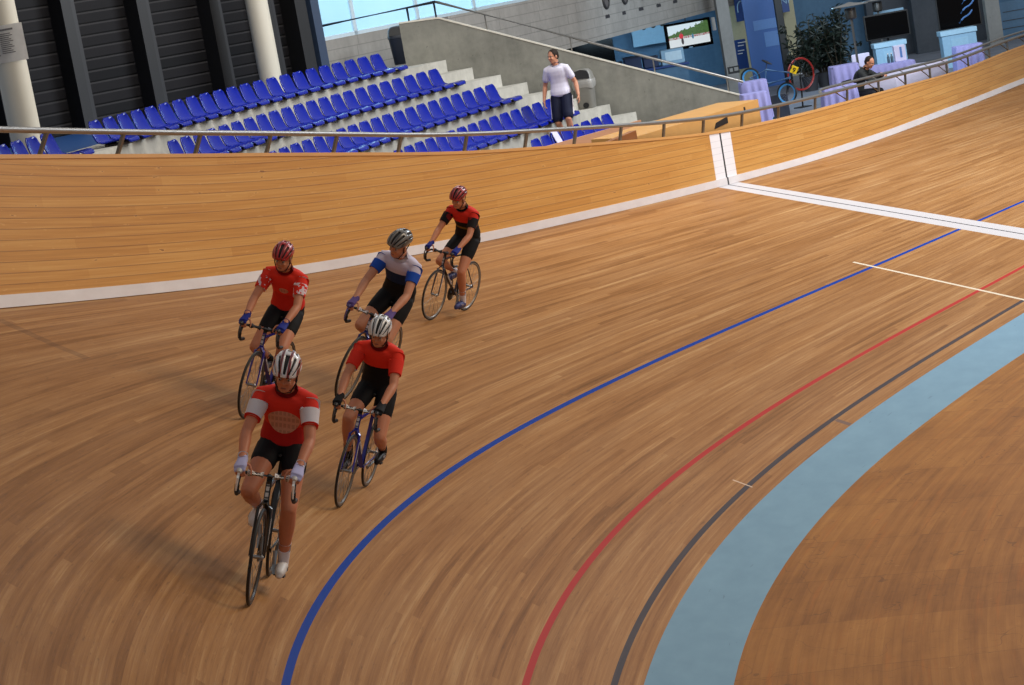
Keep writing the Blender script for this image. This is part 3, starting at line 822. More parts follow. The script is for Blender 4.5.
bm = BM(); prism(bm, [on_front(.865, zs + .10), on_front(.875, zs + .10), on_front(.875, zs + .19), on_front(.865, zs + .19)], Vector((0, -0.03, 0))); obj('handle_hole', bm, M_BLACK, pl, smooth=False)
bk = thing('wooden_step', 'small brown wooden block at the low end of the plywood box', 'block', pw(3.3, 0.3, Z_CON))
bm = BM(); a, b = pw(3.65, .22, 0) - bk.location, pw(2.55, .22, 0) - bk.location; c, d = pw(2.55, .34, 0) - bk.location, pw(3.65, .34, 0) - bk.location
zk = wall_pt(3.1, 1).z + .075 - bk.location.z
ring_loft(bm, [[Vector((p.x, p.y, 0)) for p in (a, b, c, d)], [Vector((p.x, p.y, zk + e)) for p, e in ((a, -.03), (b, .03), (c, .03), (d, -.03))]]); obj('block', bm, M_WOODDARK, bk, smooth=False)
# long pale board lying across in front of the lowest seats
pa = at_depth(548, 150, 38.6); pb_ = at_depth(642, 126, 39.6)
lb = thing('pale_board', 'long pale wooden board in front of the lowest blue seats', 'board', along(pa, Vector(), Z_CON))
bm = BM(); dz1 = at_depth(640, 120, 39.6).z; 
a, b = pa, pb_; nb_ = Vector((0, -0.05, 0))
poly = [along(a, Vector(), Z_CON), along(b, Vector(), Z_CON), along(b, Vector(), dz1), along(a, Vector(), at_depth(550, 145.5, 38.6).z)]
prism(bm, [p - lb.location for p in poly], nb_); obj('board', bm, M_WOODPINK, lb, smooth=False)
# white sheet draped on a low seat
sp, srz = put_on_seat(4, 5)
bm = BM(); V = []
for i, (x, z) in enumerate(((-.20, .12), (-.19, .30), (-.155, .345), (-.125, .30), (-.085, .20), (-.045, .10), (0.0, .055), (.15, .05), (.28, .058))):
    V.append([bm.verts.new((x, y, z + .004 * math.sin(3 * i + 9 * y))) for y in (-.13, -.06, .0, .06, .13)])
for i in range(len(V) - 1):
    for k in range(4): bm.faces.new((V[i][k], V[i + 1][k], V[i + 1][k + 1], V[i][k + 1]))
bmesh.ops.recalc_face_normals(bm, faces=bm.faces); bmesh.ops.solidify(bm, geom=bm.faces[:], thickness=.008)
o = obj('white_towel', bm, M_CLOTHWHITE); o.location = sp + Vector((0, 0, 0.012)); o.rotation_euler = (0, 0, srz); o.scale = (1.03, 1.03, 1.03)
tag(o, 'white towel draped over one of the lowest blue seats', 'towel')
# ------------------------------------------------------------------ lower concourse (upper right of the picture)
Rh = Vector((-0.560, 0.828, 0)); Fh = Vector((-0.828, -0.560, 0))
M_RWALL = mat_concrete('room_wall', (64, 96, 124), (88, 122, 150), rough=0.6)
M_RDARK = mat_concrete('room_wall_dark', (56, 62, 70), (78, 82, 88), rough=0.6)
M_RCOL = mat_concrete('room_column', (126, 126, 124), (150, 150, 147))
M_BEIGE = plain('beige_wall', (168, 160, 128), 0.6)
M_NAVY = plain('navy_panel', (22, 60, 124), 0.4); M_PANEL = plain('blue_banner', (40, 86, 152), 0.45, 0, 0.06, 1.5)
M_PANELL = plain('banner_pale', (78, 120, 178), 0.5); M_CHROME = plain('chrome', (200, 200, 200), 0.15, 1.0)
def slab(name, px0, px1, py0, py1, Z, mat, depth=0.1, parent=None, ly=342.5):
    """upright slab whose front face spans the given picture rectangle at depth Z; bottom on the floor when py1 is None"""
    a = at_depth(px0, py1 if py1 is not None else py0, Z); b = at_depth(px1, (py1 if py1 is not None else py0) - 0.1758 * (px1 - px0), Z)
    top = at_depth(px0, py0, Z).z; bot = Z_CON if py1 is None else a.z
    w = (Vector((b.x, b.y, 0)) - Vector((a.x, a.y, 0))).dot(Rh)
    bm = BM(); box(bm, (w / 2, depth / 2, (top - bot) / 2), (w, depth, top - bot), bev=min(.006, depth * .2))
    o = obj(name, bm, mat, None, smooth=False)
    o.location = (a.x, a.y, bot); o.rotation_euler = (0, 0, FACE_RZ)
    return o
def rwall(k, px0, px1, Z, mat, depth=0.3, py0=-60):
    o = slab('wall_room_%d' % k, px0 - 10, px1 - 10, py0, None, Z, mat, depth); tag(o, kind='structure'); return o
rwall(1, 520, 732, 66, M_RWALL)
rwall(2, 716, 728, 60.5, M_RCOL, 0.5)
rwall(3, 727, 792, 64, M_BEIGE)
rwall(4, 790, 872, 66, M_RWALL)
rwall(5, 866, 912, 65, M_RDARK, 0.4)
rwall(6, 912, 946, 64.2, M_RDARK, 0.4)
rwall(7, 944, 1000, 65.5, M_RDARK, 0.4)
rwall(8, 998, 1120, 64, M_RWALL, 0.4)
rwall(9, 986, 1000, 62, M_RCOL, 0.3)
def panel(name, label, cat, rect, Z, mat, depth=0.06, group=None):
    o = slab(name, rect[0], rect[2], rect[1], rect[3], Z, mat, depth); tag(o, label, cat, group); return o
def sub(parent, name, rect, mat, dy=-0.012, depth=0.012):
    """a flat part on the front of a slab thing, given in picture pixels"""
    Z = (parent.location - CAM_O).dot(CAM_F)
    o = slab(name, rect[0], rect[2], rect[1], rect[3], Z, mat, depth)
    d = o.location - parent.location
    o.location = Matrix.Rotation(-FACE_RZ, 3, 'Z') @ d; o.location.y = dy; o.rotation_euler = (0, 0, 0); o.parent = parent
    return o
# left bay under the gallery
p = panel('dark_screen', 'large dark screen under the gallery above the sloping wall', 'screen', (566, 46, 616, 71), 65.88, M_SCREEN, .1)
p = panel('wall_hatch', 'pale blue wall board with three round dark holes', 'board', (634, 29.5, 666, 47.5), 65.9, plain('pale_blue_board', (120, 160, 184), .5), .08)
for px, py in ((643.5, 27.5), (653, 25.5), (662, 23.8)):
    q = at_depth(px, py, 65.85); bm = BM(); lathe(bm, [(.075, -.012), (.075, .012)], 18, Matrix.Rotation(rad(90), 4, 'X')); o = obj('hole', bm, M_BLACK, p)
    d = q - p.location; o.location = Matrix.Rotation(-FACE_RZ, 3, 'Z') @ d; o.location.y = -.01
def crate(px, py, Z, w, d, h, label, z0=None):
    q = at_depth(px, py, Z); t = thing('blue_crate', label, 'crate', (q.x, q.y, q.z if z0 is None else z0), FACE_RZ, 'dark blue crates below the gallery')
    bm = BM(); box(bm, (0, 0, h / 2), (w, d, h), bev=.02); obj('body', bm, plain('crate_blue', (22, 44, 84), .5), t, smooth=False)
    bm = BM(); box(bm, (0, 0, h - .02), (w + .03, d + .03, .05), bev=.01); obj('rim', bm, plain('crate_blue_dark', (16, 32, 62), .5), t, smooth=False)
# counter carrying the crates
q = at_depth(640, 76, 61.0)
cn = thing('counter', 'blue grey service counter behind the sloping concrete wall', 'counter', (q.x, q.y, Z_CON), FACE_RZ)
ch = at_depth(640, 70, 61).z - Z_CON
bm = BM(); box(bm, (0, .3, ch / 2 - .03), (2.6, .7, ch - .06)); obj('body', bm, M_RWALL, cn, smooth=False)
bm = BM(); box(bm, (0, .3, ch - .03), (2.7, .8, .06), bev=.01); obj('worktop', bm, M_NAVY, cn, smooth=False)
for k, (dx, w, h, lb) in enumerate(((-.62, .42, .30, 'dark blue crate on the counter, leftmost'), (-.12, .46, .38, 'dark blue crate on the counter, middle'), (.36, .40, .30, 'dark blue crate on the counter, rightmost'))):
    pos = Vector((q.x, q.y, 0)) + Rh * dx + Fh * .3
    t = thing('blue_crate', lb, 'crate', (pos.x, pos.y, Z_CON + ch + .002), FACE_RZ, 'blue crates on the counter')
    bm = BM(); box(bm, (0, 0, h / 2), (w, .4, h), bev=.02); obj('body', bm, plain('crate_blue', (22, 44, 84), .5), t, smooth=False)
    bm = BM(); box(bm, (0, 0, h - .025), (w + .03, .43, .05), bev=.01); obj('rim', bm, plain('crate_blue_dark', (16, 32, 62), .5), t, smooth=False)
pos = Vector((q.x, q.y, 0)) + Rh * .95 + Fh * .2
t = thing('display_case', 'small pale display case at the counter end', 'case', (pos.x, pos.y, Z_CON + ch + .002), FACE_RZ)
bm = BM(); box(bm, (0, 0, .2), (.62, .4, .40), bev=.02); obj('body', bm, M_CABINET, t, smooth=False)
bm = BM(); box(bm, (0.02, -.205, .22), (.44, .012, .24)); obj('front_panel', bm, plain('pale_panel', (196, 222, 236), .4), t, smooth=False)
# television hanging from the gallery, switched on
def mat_tv():
    t = NT('tv_picture'); co = t.n('TexCoord').outputs['Object']; xyz = t.n('SeparateXYZ', {0: co}); x, z = xyz.outputs[0], xyz.outputs[2]
    nz = t.noise(co, 9.0, 4, .7); n2 = t.noise(co, 22.0, 3, .7)
    hill = t.math('ADD', t.math('MULTIPLY', nz, .34), t.math('ADD', t.math('MULTIPLY', x, .24), -.02))
    green = t.math('LESS_THAN', z, t.math('ADD', hill, .02))
    col = t.mix(green, lin((208, 226, 236)), t.mix(n2, lin((26, 52, 30)), lin((96, 132, 74))))
    crowd = t.math('MULTIPLY', t.math('LESS_THAN', z, -.03), t.math('GREATER_THAN', z, -.11))
    col = t.mix(crowd, col, t.mix(t.math('GREATER_THAN', n2, .52), lin((176, 178, 176)), lin((150, 62, 70))))
    col = t.mix(t.math('LESS_THAN', z, -.09), col, lin((214, 222, 226)))
    def blob(cx, cz, rx, rz, c, col):
        d = t.math('ADD', t.math('POWER', t.math('DIVIDE', t.math('SUBTRACT', x, cx), rx), 2.0), t.math('POWER', t.math('DIVIDE', t.math('SUBTRACT', z, cz), rz), 2.0))
        return t.mix(t.math('LESS_THAN', d, 1.0), col, lin(c))
    col = blob(-.22, -.02, .06, .07, (196, 52, 66), col); col = blob(-.20, -.16, .035, .09, (60, 56, 60), col); col = blob(-.21, .065, .025, .03, (120, 80, 70), col)
    col = blob(.10, -.07, .03, .07, (70, 120, 150), col)
    return t.finish(lin((10, 10, 12)), .2, emit=col, estr=0.95)
q = at_depth(691, 48, 62.0)
TW, THh = 1.30, .74
tvp = thing('television', 'switched on flat television hanging under the concrete gallery', 'television', (q.x, q.y, q.z), FACE_RZ + rad(8))
bm = BM(); box(bm, (0, .05, THh / 2), (TW, .09, THh), bev=.015); obj('casing', bm, M_SCREEN, tvp, smooth=False)
bm = BM(); box(bm, (0, 0, 0), (TW - .16, .012, THh - .15)); o = obj('screen', bm, mat_tv(), tvp, smooth=False); o.location = (0, -.002, THh / 2 + .01)
bm = BM(); box(bm, (0, -.0, .025), (.10, .02, .022)); obj('logo_light', bm, plain('logo_pale', (150, 190, 220), .3), tvp, smooth=False)
bm = BM(); tube(bm, [(0, .16, THh * .5), (0, .16, gz0 - q.z + .1)], .03, 8); box(bm, (0, .12, THh * .5), (.3, .1, .3)); obj('bracket', bm, M_BLACK, tvp)
bm = BM(); box(bm, (TW / 2 + .09, .05, THh * .72), (.1, .1, .36), bev=.02); o = obj('loudspeaker', bm, M_WHITE, tvp, smooth=False)
# column sign, poster and banners
p = panel('column_sign', 'dark notice strip low on the concrete room column', 'sign', (728.5, 67, 740, 74.5), 60.2, M_BLACK, .03)
sub(p, 'pictogram', (730, 68.5, 733, 72), M_RCOL); sub(p, 'pictogram', (734.5, 67.3, 738.5, 71), M_RCOL)
p = panel('poster', 'dark blue poster with white text lines by the concrete column', 'poster', (736, 40, 749.5, 70), 63.969, M_NAVY, .03)
for k, (y0, wd_) in enumerate(((42.5, 8), (45.5, 6), (50.5, 6.5), (53.5, 5))): sub(p, 'text_line', (737.5, y0, 737.5 + wd_, y0 + .9), M_WHITE)
bp = panel('banner_stand', 'tall blue display banner with paler squares', 'banner', (735, -40, 772, None), 61.5, M_PANEL, .05)
sub(bp, 'pale_square', (753, 21, 777, 31), M_PANELL); sub(bp, 'pale_square', (765, 32, 780, 47), M_PANELL)
p = panel('navy_banner', 'dark navy banner strip with a pale ring mark beside the column', 'banner', (737, -30, 747, 22), 63.958, M_NAVY, .04)
bm = BM(); tube(bm, [Vector((.12 + .10 * math.cos(a), -.01, .0 + .24 * math.sin(a))) for a in [1.2 + k * .2 for k in range(12)]], .02, 6); o = obj('ring_mark', bm, M_CABINET, p); o.location = (.05, 0, at_depth(740, 10, 63.94).z - p.location.z)
# black post with the navy strip lettered NI behind
cv_ = bpy.data.curves.new('letters', 'FONT'); cv_.body = 'NI'; cv_.size = .26; cv_.extrude = .006
p = panel('lettered_banner', 'navy banner lettered in pale blue beside the black post', 'banner', (781, -40, 790, 13), 63.94, M_NAVY, .04)
tmp = bpy.data.objects.new('letters', cv_); C.objects.link(tmp); dg = bpy.context.evaluated_depsgraph_get(); dg.update()
lm = bpy.data.meshes.new_from_object(tmp.evaluated_get(dg)); bpy.data.objects.remove(tmp)
o = link_mesh('lettering', lm, p, M_CABINET, False); o.rotation_euler = (rad(90), 0, 0); o.location = (.02, -.006, at_depth(783, 4, 63.94).z - p.location.z)
q0 = at_depth(792, 98, 60.5)
bm = BM(); box(bm, (0, 0, 1.5), (.19, .19, 3.0), bev=.01); o = obj('black_post', bm, M_BLACK, smooth=False); o.location = (q0.x, q0.y, Z_CON); o.rotation_euler = (0, 0, FACE_RZ)
tag(o, 'black square post beside the tall blue banner', 'post')
# ------------------------------------------------------------------ tables under cloths
def clothed(px, py, h, w, d, drop, label, lmat, tl, group=None, rz=None, seed=1, fold=.04):
    p = at_height(px, py, Z_CON + h); rz = FACE_RZ if rz is None else rz
    t = thing('side_table', tl, 'table', (p.x, p.y, Z_CON), rz, 'tables under cloths')
    bm = BM(); box(bm, (0, 0, h - .025), (w * .92, d * .92, .03), bev=.005); obj('tabletop', bm, M_BLACK, t, smooth=False)
    bm = BM(); tube(bm, [(0, 0, .02), (0, 0, h - .03)], .03, 8); obj('pedestal', bm, M_POST, t)
    bm = BM(); box(bm, (0, 0, .012), (.36, .36, .024), bev=.006); obj('base', bm, M_POST, t, smooth=False)
    rng = random.Random(seed); ph = [rng.uniform(0, 6.28) for _ in range(4)]
    n = 160; bm = BM(); rings = []
    rc_ = min(w, d) * .16; per = []
    for (cx, cy, a0) in ((w / 2 - rc_, d / 2 - rc_, 0), (-w / 2 + rc_, d / 2 - rc_, 90), (-w / 2 + rc_, -d / 2 + rc_, 180), (w / 2 - rc_, -d / 2 + rc_, 270)):
        for q in range(7): t_ = rad(a0 + 15 * q); per.append((cx + rc_ * math.cos(t_), cy + rc_ * math.sin(t_), math.cos(t_), math.sin(t_)))
    cum = [0.0]
    for q in range(len(per)): cum.append(cum[-1] + math.hypot(per[(q + 1) % 28][0] - per[q][0], per[(q + 1) % 28][1] - per[q][1]))
    nf = round(cum[-1] / .155)
    def pt(a, sc_, z, amp):
        t_ = a / (2 * PI) * cum[-1]; q = 0
        while q < 27 and cum[q + 1] < t_: q += 1
        f_ = (t_ - cum[q]) / max(1e-6, cum[q + 1] - cum[q]); p0, p1 = per[q], per[(q + 1) % 28]
        x, y, ux, uy = (p0[i] + f_ * (p1[i] - p0[i]) for i in range(4))
        f = amp * (.75 * math.sin(a * nf + ph[0] + .5 * math.sin(a * 3 + ph[3])) + .35 * math.sin(a * (nf // 2) + ph[1]))
        return Vector((x * sc_ + ux * f, y * sc_ + uy * f, z))
    A = [2 * PI * k / n for k in range(n)]
    for sc_, z, amp in ((.05, h + .004, 0), (.6, h + .004, 0), (.97, h + .003, 0), (1.0, h - .01, fold * .1), (1.02, h - drop * .3, fold * .45), (1.05, h - drop * .7, fold * .85), (1.07, h - drop, fold * 1.1)):
        rings.append([pt(a, sc_, z, amp) for a in A])
    ring_loft(bm, rings, cap=False)
    bm.faces.new([v for v in bm.verts[:n]]) if False else None
    bmesh.ops.contextual_create(bm, geom=list(bm.verts)[:n]) if False else None
    c0 = bm.verts.new((0, 0, h + .004)); bm.verts.ensure_lookup_table()
    for k in range(n): bm.faces.new((bm.verts[k], bm.verts[(k + 1) % n], c0))
    o = obj('tablecloth', bm, lmat); o.location = (p.x, p.y, Z_CON + .002); o.rotation_euler = (0, 0, rz)
    tag(o, label, 'tablecloth', group)
    return p
gl = 'lilac tablecloths in the concourse'
clothed(753, 93, 1.10, .50, .46, .95, 'lilac cloth on the front tall table by the sloping wall end', M_LILAC, 'tall narrow table under lilac cloth nearest the sloping wall end', gl, seed=2)
clothed(752, 81, 1.12, .56, .5, .8, 'lilac cloth on the tall table close behind the front one by the sloping wall', M_LILAC, 'tall table under lilac cloth behind the one by the sloping wall', gl, seed=5)
clothed(843, 65, 1.0, .62, .5, .9, 'lilac cloth on the upper table left of the seated man', M_LILAC, 'tall table under lilac cloth left of the seated man', gl, seed=8)
clothed(838, 86, .78, .70, .5, .70, 'lilac cloth on the lower table left of the seated man', M_LILAC, 'low table under lilac cloth left of the seated man', gl, seed=11)
pT4 = clothed(886, 64, .70, 1.24, .68, .56, 'lilac cloth on the broad table behind the seated man', M_LILAC, 'broad table under lilac cloth behind the seated man', gl, seed=14, fold=.035)
clothed(967, 45, .70, .66, .55, .80, 'lilac cloth on the table below the right-hand black screen', M_LILAC, 'table under lilac cloth below the right-hand black screen', gl, seed=17)
# long white covered table behind the railing
bp_ = Vector((-12.9, -8.66, 0))
wt = thing('buffet_table', 'long low table under white cloth just behind the railing', 'table', (bp_.x, bp_.y, Z_CON), rad(183))
bm = BM(); box(bm, (0, 0, .60), (3.3, .68, .04), bev=.006); obj('tabletop', bm, M_WHITE, wt, smooth=False)
for x in (-1.5, 1.5):
    for y in (-.26, .26):
        bm = BM(); tube(bm, [(x, y, 0), (x, y, .59)], .025, 8); obj('leg', bm, M_POST, wt)
bm = BM(); box(bm, (0, 0, .44), (3.4, .78, .40), bev=.02); o = obj('tablecloth', bm, M_CLOTHWHITE); o.location = (bp_.x, bp_.y, Z_CON); o.rotation_euler = (0, 0, rad(183))
tag(o, 'white cloth over the long low table behind the railing', 'tablecloth')
# white box and bottles on the broad table
b0 = pT4 + Rh * .36 + Fh * .12
t = thing('white_carton', 'white upright carton standing on the broad lilac table', 'box', (b0.x, b0.y, Z_CON + .706), FACE_RZ)
bm = BM(); box(bm, (0, 0, .18), (.26, .2, .36), bev=.008); obj('carton', bm, M_CLOTHWHITE, t, smooth=False)
bm = BM(); box(bm, (0.02, -.102, .2), (.05, .006, .24)); obj('printed_strip', bm, M_PANELL, t, smooth=False)
M_BOTTLE = plain('bottle_glass', (70, 90, 104), .1, 0, .05)
for k, dx in enumerate((.08, .16)):
    b0 = pT4 + Rh * dx + Fh * .05; t = thing('water_bottle', ('small dark bottle farther from the white carton', 'small dark bottle right beside the white carton')[k], 'bottle', (b0.x, b0.y, Z_CON + .706), 0, 'bottles on the broad table')
    bm = BM(); lathe(bm, [(.03, 0), (.032, .02), (.032, .13), (.014, .17), (.013, .2)], 14); obj('body', bm, M_BOTTLE, t)
    bm = BM(); lathe(bm, [(.016, .198), (.016, .22)], 12); obj('cap', bm, M_WHITE, t)
# white chair beyond the lilac tables
b0 = at_height(862, 57, Z_CON + .92); t = thing('white_chair', 'white covered chair between the lilac tables and the seated man', 'chair', (b0.x, b0.y, Z_CON), FACE_RZ)
bm = BM(); box(bm, (0, .2, .72), (.42, .06, .54), bev=.02); obj('backrest', bm, M_CLOTHWHITE, t)
bm = BM(); box(bm, (0, 0, .45), (.44, .44, .06), bev=.02); obj('seat', bm, M_CLOTHWHITE, t)
for x in (-.18, .18):
    for y in (-.18, .18): bm = BM(); tube(bm, [(x, y, 0), (x, y, .43)], .018, 8); obj('leg', bm, M_POST, t)
# black screens on pale blue cabinets
def screen_unit(px, top, bot, wpx, Z, cpx0, cpx1, ctop, names, tilt=0, refl=False):
    a = at_depth(px, bot, Z); w = wpx * Z / FPX; h = at_depth(px, top, Z).z - a.z
    s_ = thing('flat_screen', names[0], 'screen', (a.x, a.y, a.z), FACE_RZ + rad(tilt))
    bm = BM(); box(bm, (0, .05, h / 2), (w, .08, h), bev=.01); obj('casing', bm, M_BLACK, s_, smooth=False)
    bm = BM(); box(bm, (0, .004, h / 2), (w - .07, .01, h - .07)); obj('screen', bm, M_SCREEN, s_, smooth=False)
    bm = BM(); tube(bm, [(0, .16, h * .5), (0, .16, Z_CON - a.z + .03)], .04, 8); box(bm, (0, .13, h * .5), (.3, .1, .3)); box(bm, (0, .2, Z_CON - a.z + .015), (.7, .5, .03)); obj('stand', bm, M_BLACK, s_)
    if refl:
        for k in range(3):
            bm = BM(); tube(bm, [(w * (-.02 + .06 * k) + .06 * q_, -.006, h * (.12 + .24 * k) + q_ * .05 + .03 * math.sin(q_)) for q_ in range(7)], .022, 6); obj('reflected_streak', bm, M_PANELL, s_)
    c = at_depth((cpx0 + cpx1) / 2, 60, Z - 1.0); cw = (cpx1 - cpx0) * (Z - 1) / FPX; ch_ = at_depth((cpx0 + cpx1) / 2, ctop, Z - 1).z - Z_CON
    c_ = thing('cabinet', names[1], 'cabinet', (c.x, c.y, Z_CON), FACE_RZ)
    bm = BM(); box(bm, (0, .2, ch_ / 2 - .06), (cw * .93, .4, ch_ - .12), bev=.006); obj('body', bm, M_CABINET, c_, smooth=False)
    bm = BM(); box(bm, (0, .2, ch_ - .06), (cw, .46, .12), bev=.008); obj('top', bm, plain('cabinet_top', (160, 196, 218), .45), c_, smooth=False)
    bm = BM(); box(bm, (0, -.003, ch_ / 2 - .06), (cw * .46, .012, ch_ - .3)); obj('door', bm, plain('cabinet_door', (146, 184, 208), .45), c_, smooth=False)
    return s_
screen_unit(889, 12, 38, 45, 58, 876, 909, 41, ('big black switched off screen above the broad lilac table', 'pale blue cabinet under the left-hand black screen'), 0)
screen_unit(961, -12, 28, 43, 58, 944, 981, 28, ('big black screen with blue streaks at upper right', 'pale blue cabinet under the right-hand black screen'), -6, True)
p = panel('wall_sign', 'pale blue strip sign above the left-hand black screen', 'sign', (874, 12.3, 904, 17), 60.5, M_CABINET, .04)
p = panel('glass_screen', 'large bluish glazed panel at the upper right corner', 'panel', (1002, 2, 1060, 40), 63.94, plain('panel_glass', (90, 122, 150), .15), .04)
for z in (12, 21, 29): sub(p, 'slat', (1002, z, 1060, z + .8), M_RDARK)
# patio heaters
def heater(px, py, h, label, Z=None):
    p = at_height(px, py, Z_CON + h) if Z is None else at_depth(px, py, Z)
    h = p.z - Z_CON; t = thing('patio_heater', label, 'heater', (p.x, p.y, Z_CON), 0, 'patio heaters')
    bm = BM(); lathe(bm, [(.02, h + .03), (.06, h + .02), (.10, h + .005), (.41, h - .035), (.42, h - .05), (.40, h - .045), (.08, h - .02)], 32); obj('reflector', bm, M_CHROME, t)
    bm = BM(); lathe(bm, [(.10, h - .36), (.13, h - .33), (.13, h - .12), (.12, h - .10)], 24); obj('burner', bm, plain('burner_dark', (70, 68, 66), .35, .6), t)
    bm = BM(); tube(bm, [(0, 0, .7), (0, 0, h - .34)], .03, 12); obj('pole', bm, M_STEEL, t)
    bm = BM(); lathe(bm, [(.24, 0), (.25, .03), (.21, .08), (.20, .68), (.10, .74), (.04, .76)], 24); obj('base', bm, plain('heater_base', (96, 98, 102), .4, .6), t)
heater(849, 3.5, 2.2, 'nearer steel patio heater beside the dark green plants')
heater(876, -2, 2.25, 'farther steel patio heater partly behind the nearer one', 60.0)
# plants
M_LEAF = plain('leaf_dark', (16, 27, 17), .5, 0, .5, 5.0); M_STEM = plain('stem_brown', (58, 48, 32), .7); M_POT = plain('pot_dark', (46, 46, 50), .6)
def bush(px, py, Z, h, r, label, seed, n=1000):
    p = at_depth(px, py, Z); t = thing('potted_plant', label, 'plant', (p.x, p.y, Z_CON), 0, 'leafy plants by the blue banner')
    rng = random.Random(seed)
    bm = BM(); lathe(bm, [(.16, 0), (.22, .36), (.23, .38), (.20, .38), (.19, .33), (.01, .33)], 20); obj('pot', bm, M_POT, t)
    bm = BM(); lb = BM()
    for k in range(26):
        a = rng.uniform(0, 6.28); rr_ = r * rng.uniform(.25, 1); hh = h * rng.uniform(.5, 1.0)
        base = Vector((.08 * math.cos(a), .08 * math.sin(a), .33)); tip = Vector((rr_ * math.cos(a), rr_ * math.sin(a), hh)); mid = base.lerp(tip, .5) + Vector((0, 0, .18))
        P_ = [base * (1 - u) ** 2 + mid * 2 * u * (1 - u) + tip * u * u for u in [q / 7 for q in range(8)]]
        tube(bm, P_, [.014 - .0014 * q for q in range(8)], 5)
        for q in range(n // 26):
            u = rng.uniform(.2, 1); c = base * (1 - u) ** 2 + mid * 2 * u * (1 - u) + tip * u * u
            d = Vector((rng.gauss(0, 1), rng.gauss(0, 1), rng.gauss(-.1, .7))).normalized(); L = rng.uniform(.12, .24); s_ = d.orthogonal().normalized(); s_.rotate(Matrix.Rotation(rng.uniform(0, 6.28), 3, d)); wv = L * .17
            nrm = d.cross(s_) * .02
            v = [lb.verts.new(x) for x in (c, c + d * L * .45 + s_ * wv + nrm, c + d * L, c + d * L * .45 - s_ * wv + nrm)]; lb.faces.new(v)
    obj('stems', bm, M_STEM, t); obj('leaves', lb, M_LEAF, t, smooth=False)
bush(812, 92, 57.6, 1.75, .55, 'dark leafy plant closest to the blue banner post', 3)
bush(826, 86, 58.2, 1.8, .8, 'dark leafy plant in the middle of the three by the banner', 4)
bush(840, 80, 57.8, 2.0, .7, 'dark leafy plant beside the nearer patio heater', 6)

# ------------------------------------------------------------------ bicycles
M_TYRE = plain('tyre_black', (26, 25, 25), 0.6); M_RIM = plain('rim_grey', (120, 118, 116), 0.3, 0.7); M_SPOKE = plain('spoke_steel', (150, 148, 146), 0.3, 0.8)
M_ALU = plain('alloy', (150, 150, 152), 0.3, 0.8); M_CHAIN = plain('chain_dark', (60, 58, 56), 0.4, 0.6); M_HOOD = plain('hood_black', (28, 28, 30), 0.6)
def wheel(parent, c, R, tyre_r, tyre_m, rim_m, nsp=20, name='wheel', axis=(0, 1, 0), spoke_r=.0016, rimdepth=.022):
    bm = BM(); torus(bm, c, axis, R - tyre_r, tyre_r, 48, 8); w = obj(name, bm, tyre_m, parent)
    bm = BM(); a = Vector(axis).normalized(); s, u = _frame(a); c = Vector(c); seg = 48
    rings = []
    for k in range(seg):
        d = s * math.cos(2 * PI * k / seg) + u * math.sin(2 * PI * k / seg); R0 = R - 2 * tyre_r
        rings.append([c + d * (R0 + .004) + a * .010, c + d * (R0 + .004) - a * .010, c + d * (R0 - rimdepth * .6) - a * .010, c + d * (R0 - rimdepth), c + d * (R0 - rimdepth * .6) + a * .010])
    ring_loft(bm, rings, closed=True); obj('rim', bm, rim_m, w)
    bm = BM(); tube(bm, [c - a * .05, c - a * .035, c - a * .03, c + a * .03, c + a * .035, c + a * .05], [.010, .022, .014, .014, .022, .010], 12); obj('hub', bm, M_ALU, w)
    bm = BM()
    for k in range(nsp):
        d = s * math.cos(2 * PI * k / nsp) + u * math.sin(2 * PI * k / nsp); d2 = s * math.cos(2 * PI * (k + 1.5) / nsp) + u * math.sin(2 * PI * (k + 1.5) / nsp)
        tube(bm, [c + d2 * .018 + a * (.03 if k % 2 else -.03), c + d * (R - 2 * tyre_r - rimdepth)], spoke_r, 4)
    obj('spokes', bm, M_SPOKE, w)
    return w
def mat_tape(rgb):
    key = 'tape_%d_%d_%d' % rgb
    if key in _mc: return _mc[key]
    t = NT(key); xyz = t.n('SeparateXYZ', {0: t.n('TexCoord').outputs['Object']}); y, z = xyz.outputs[1], xyz.outputs[2]
    m = t.math('MULTIPLY', t.math('LESS_THAN', t.math('FRACT', t.math('MULTIPLY', y, 42.0)), .5), t.math('LESS_THAN', t.math('FRACT', t.math('MULTIPLY', z, 75.0)), .45))
    dk = (96, 84, 82) if sum(rgb) > 300 else rgb
    _mc[key] = t.finish(t.mix(m, lin(rgb), lin(dk)), .6); return _mc[key]
def mat_dash(rgb):
    key = 'dash_%d_%d_%d' % rgb
    if key in _mc: return _mc[key]
    t = NT(key); xyz = t.n('SeparateXYZ', {0: t.n('TexCoord').outputs['Object']}); x, z = xyz.outputs[0], xyz.outputs[2]
    m = t.math('LESS_THAN', t.math('FRACT', t.math('MULTIPLY', t.math('ADD', x, z), 34.0)), .32)
    _mc[key] = t.finish(t.mix(m, lin(rgb), tuple(v * .12 for v in lin(rgb)[:3]) + (1,)), .35); return _mc[key]
BBX, BBZ, CR = 0.0, 0.275, 0.168
FAX, RAX, WR = 0.575, -0.405, 0.336
HOODS = Vector((0.545, 0.215, 0.985))
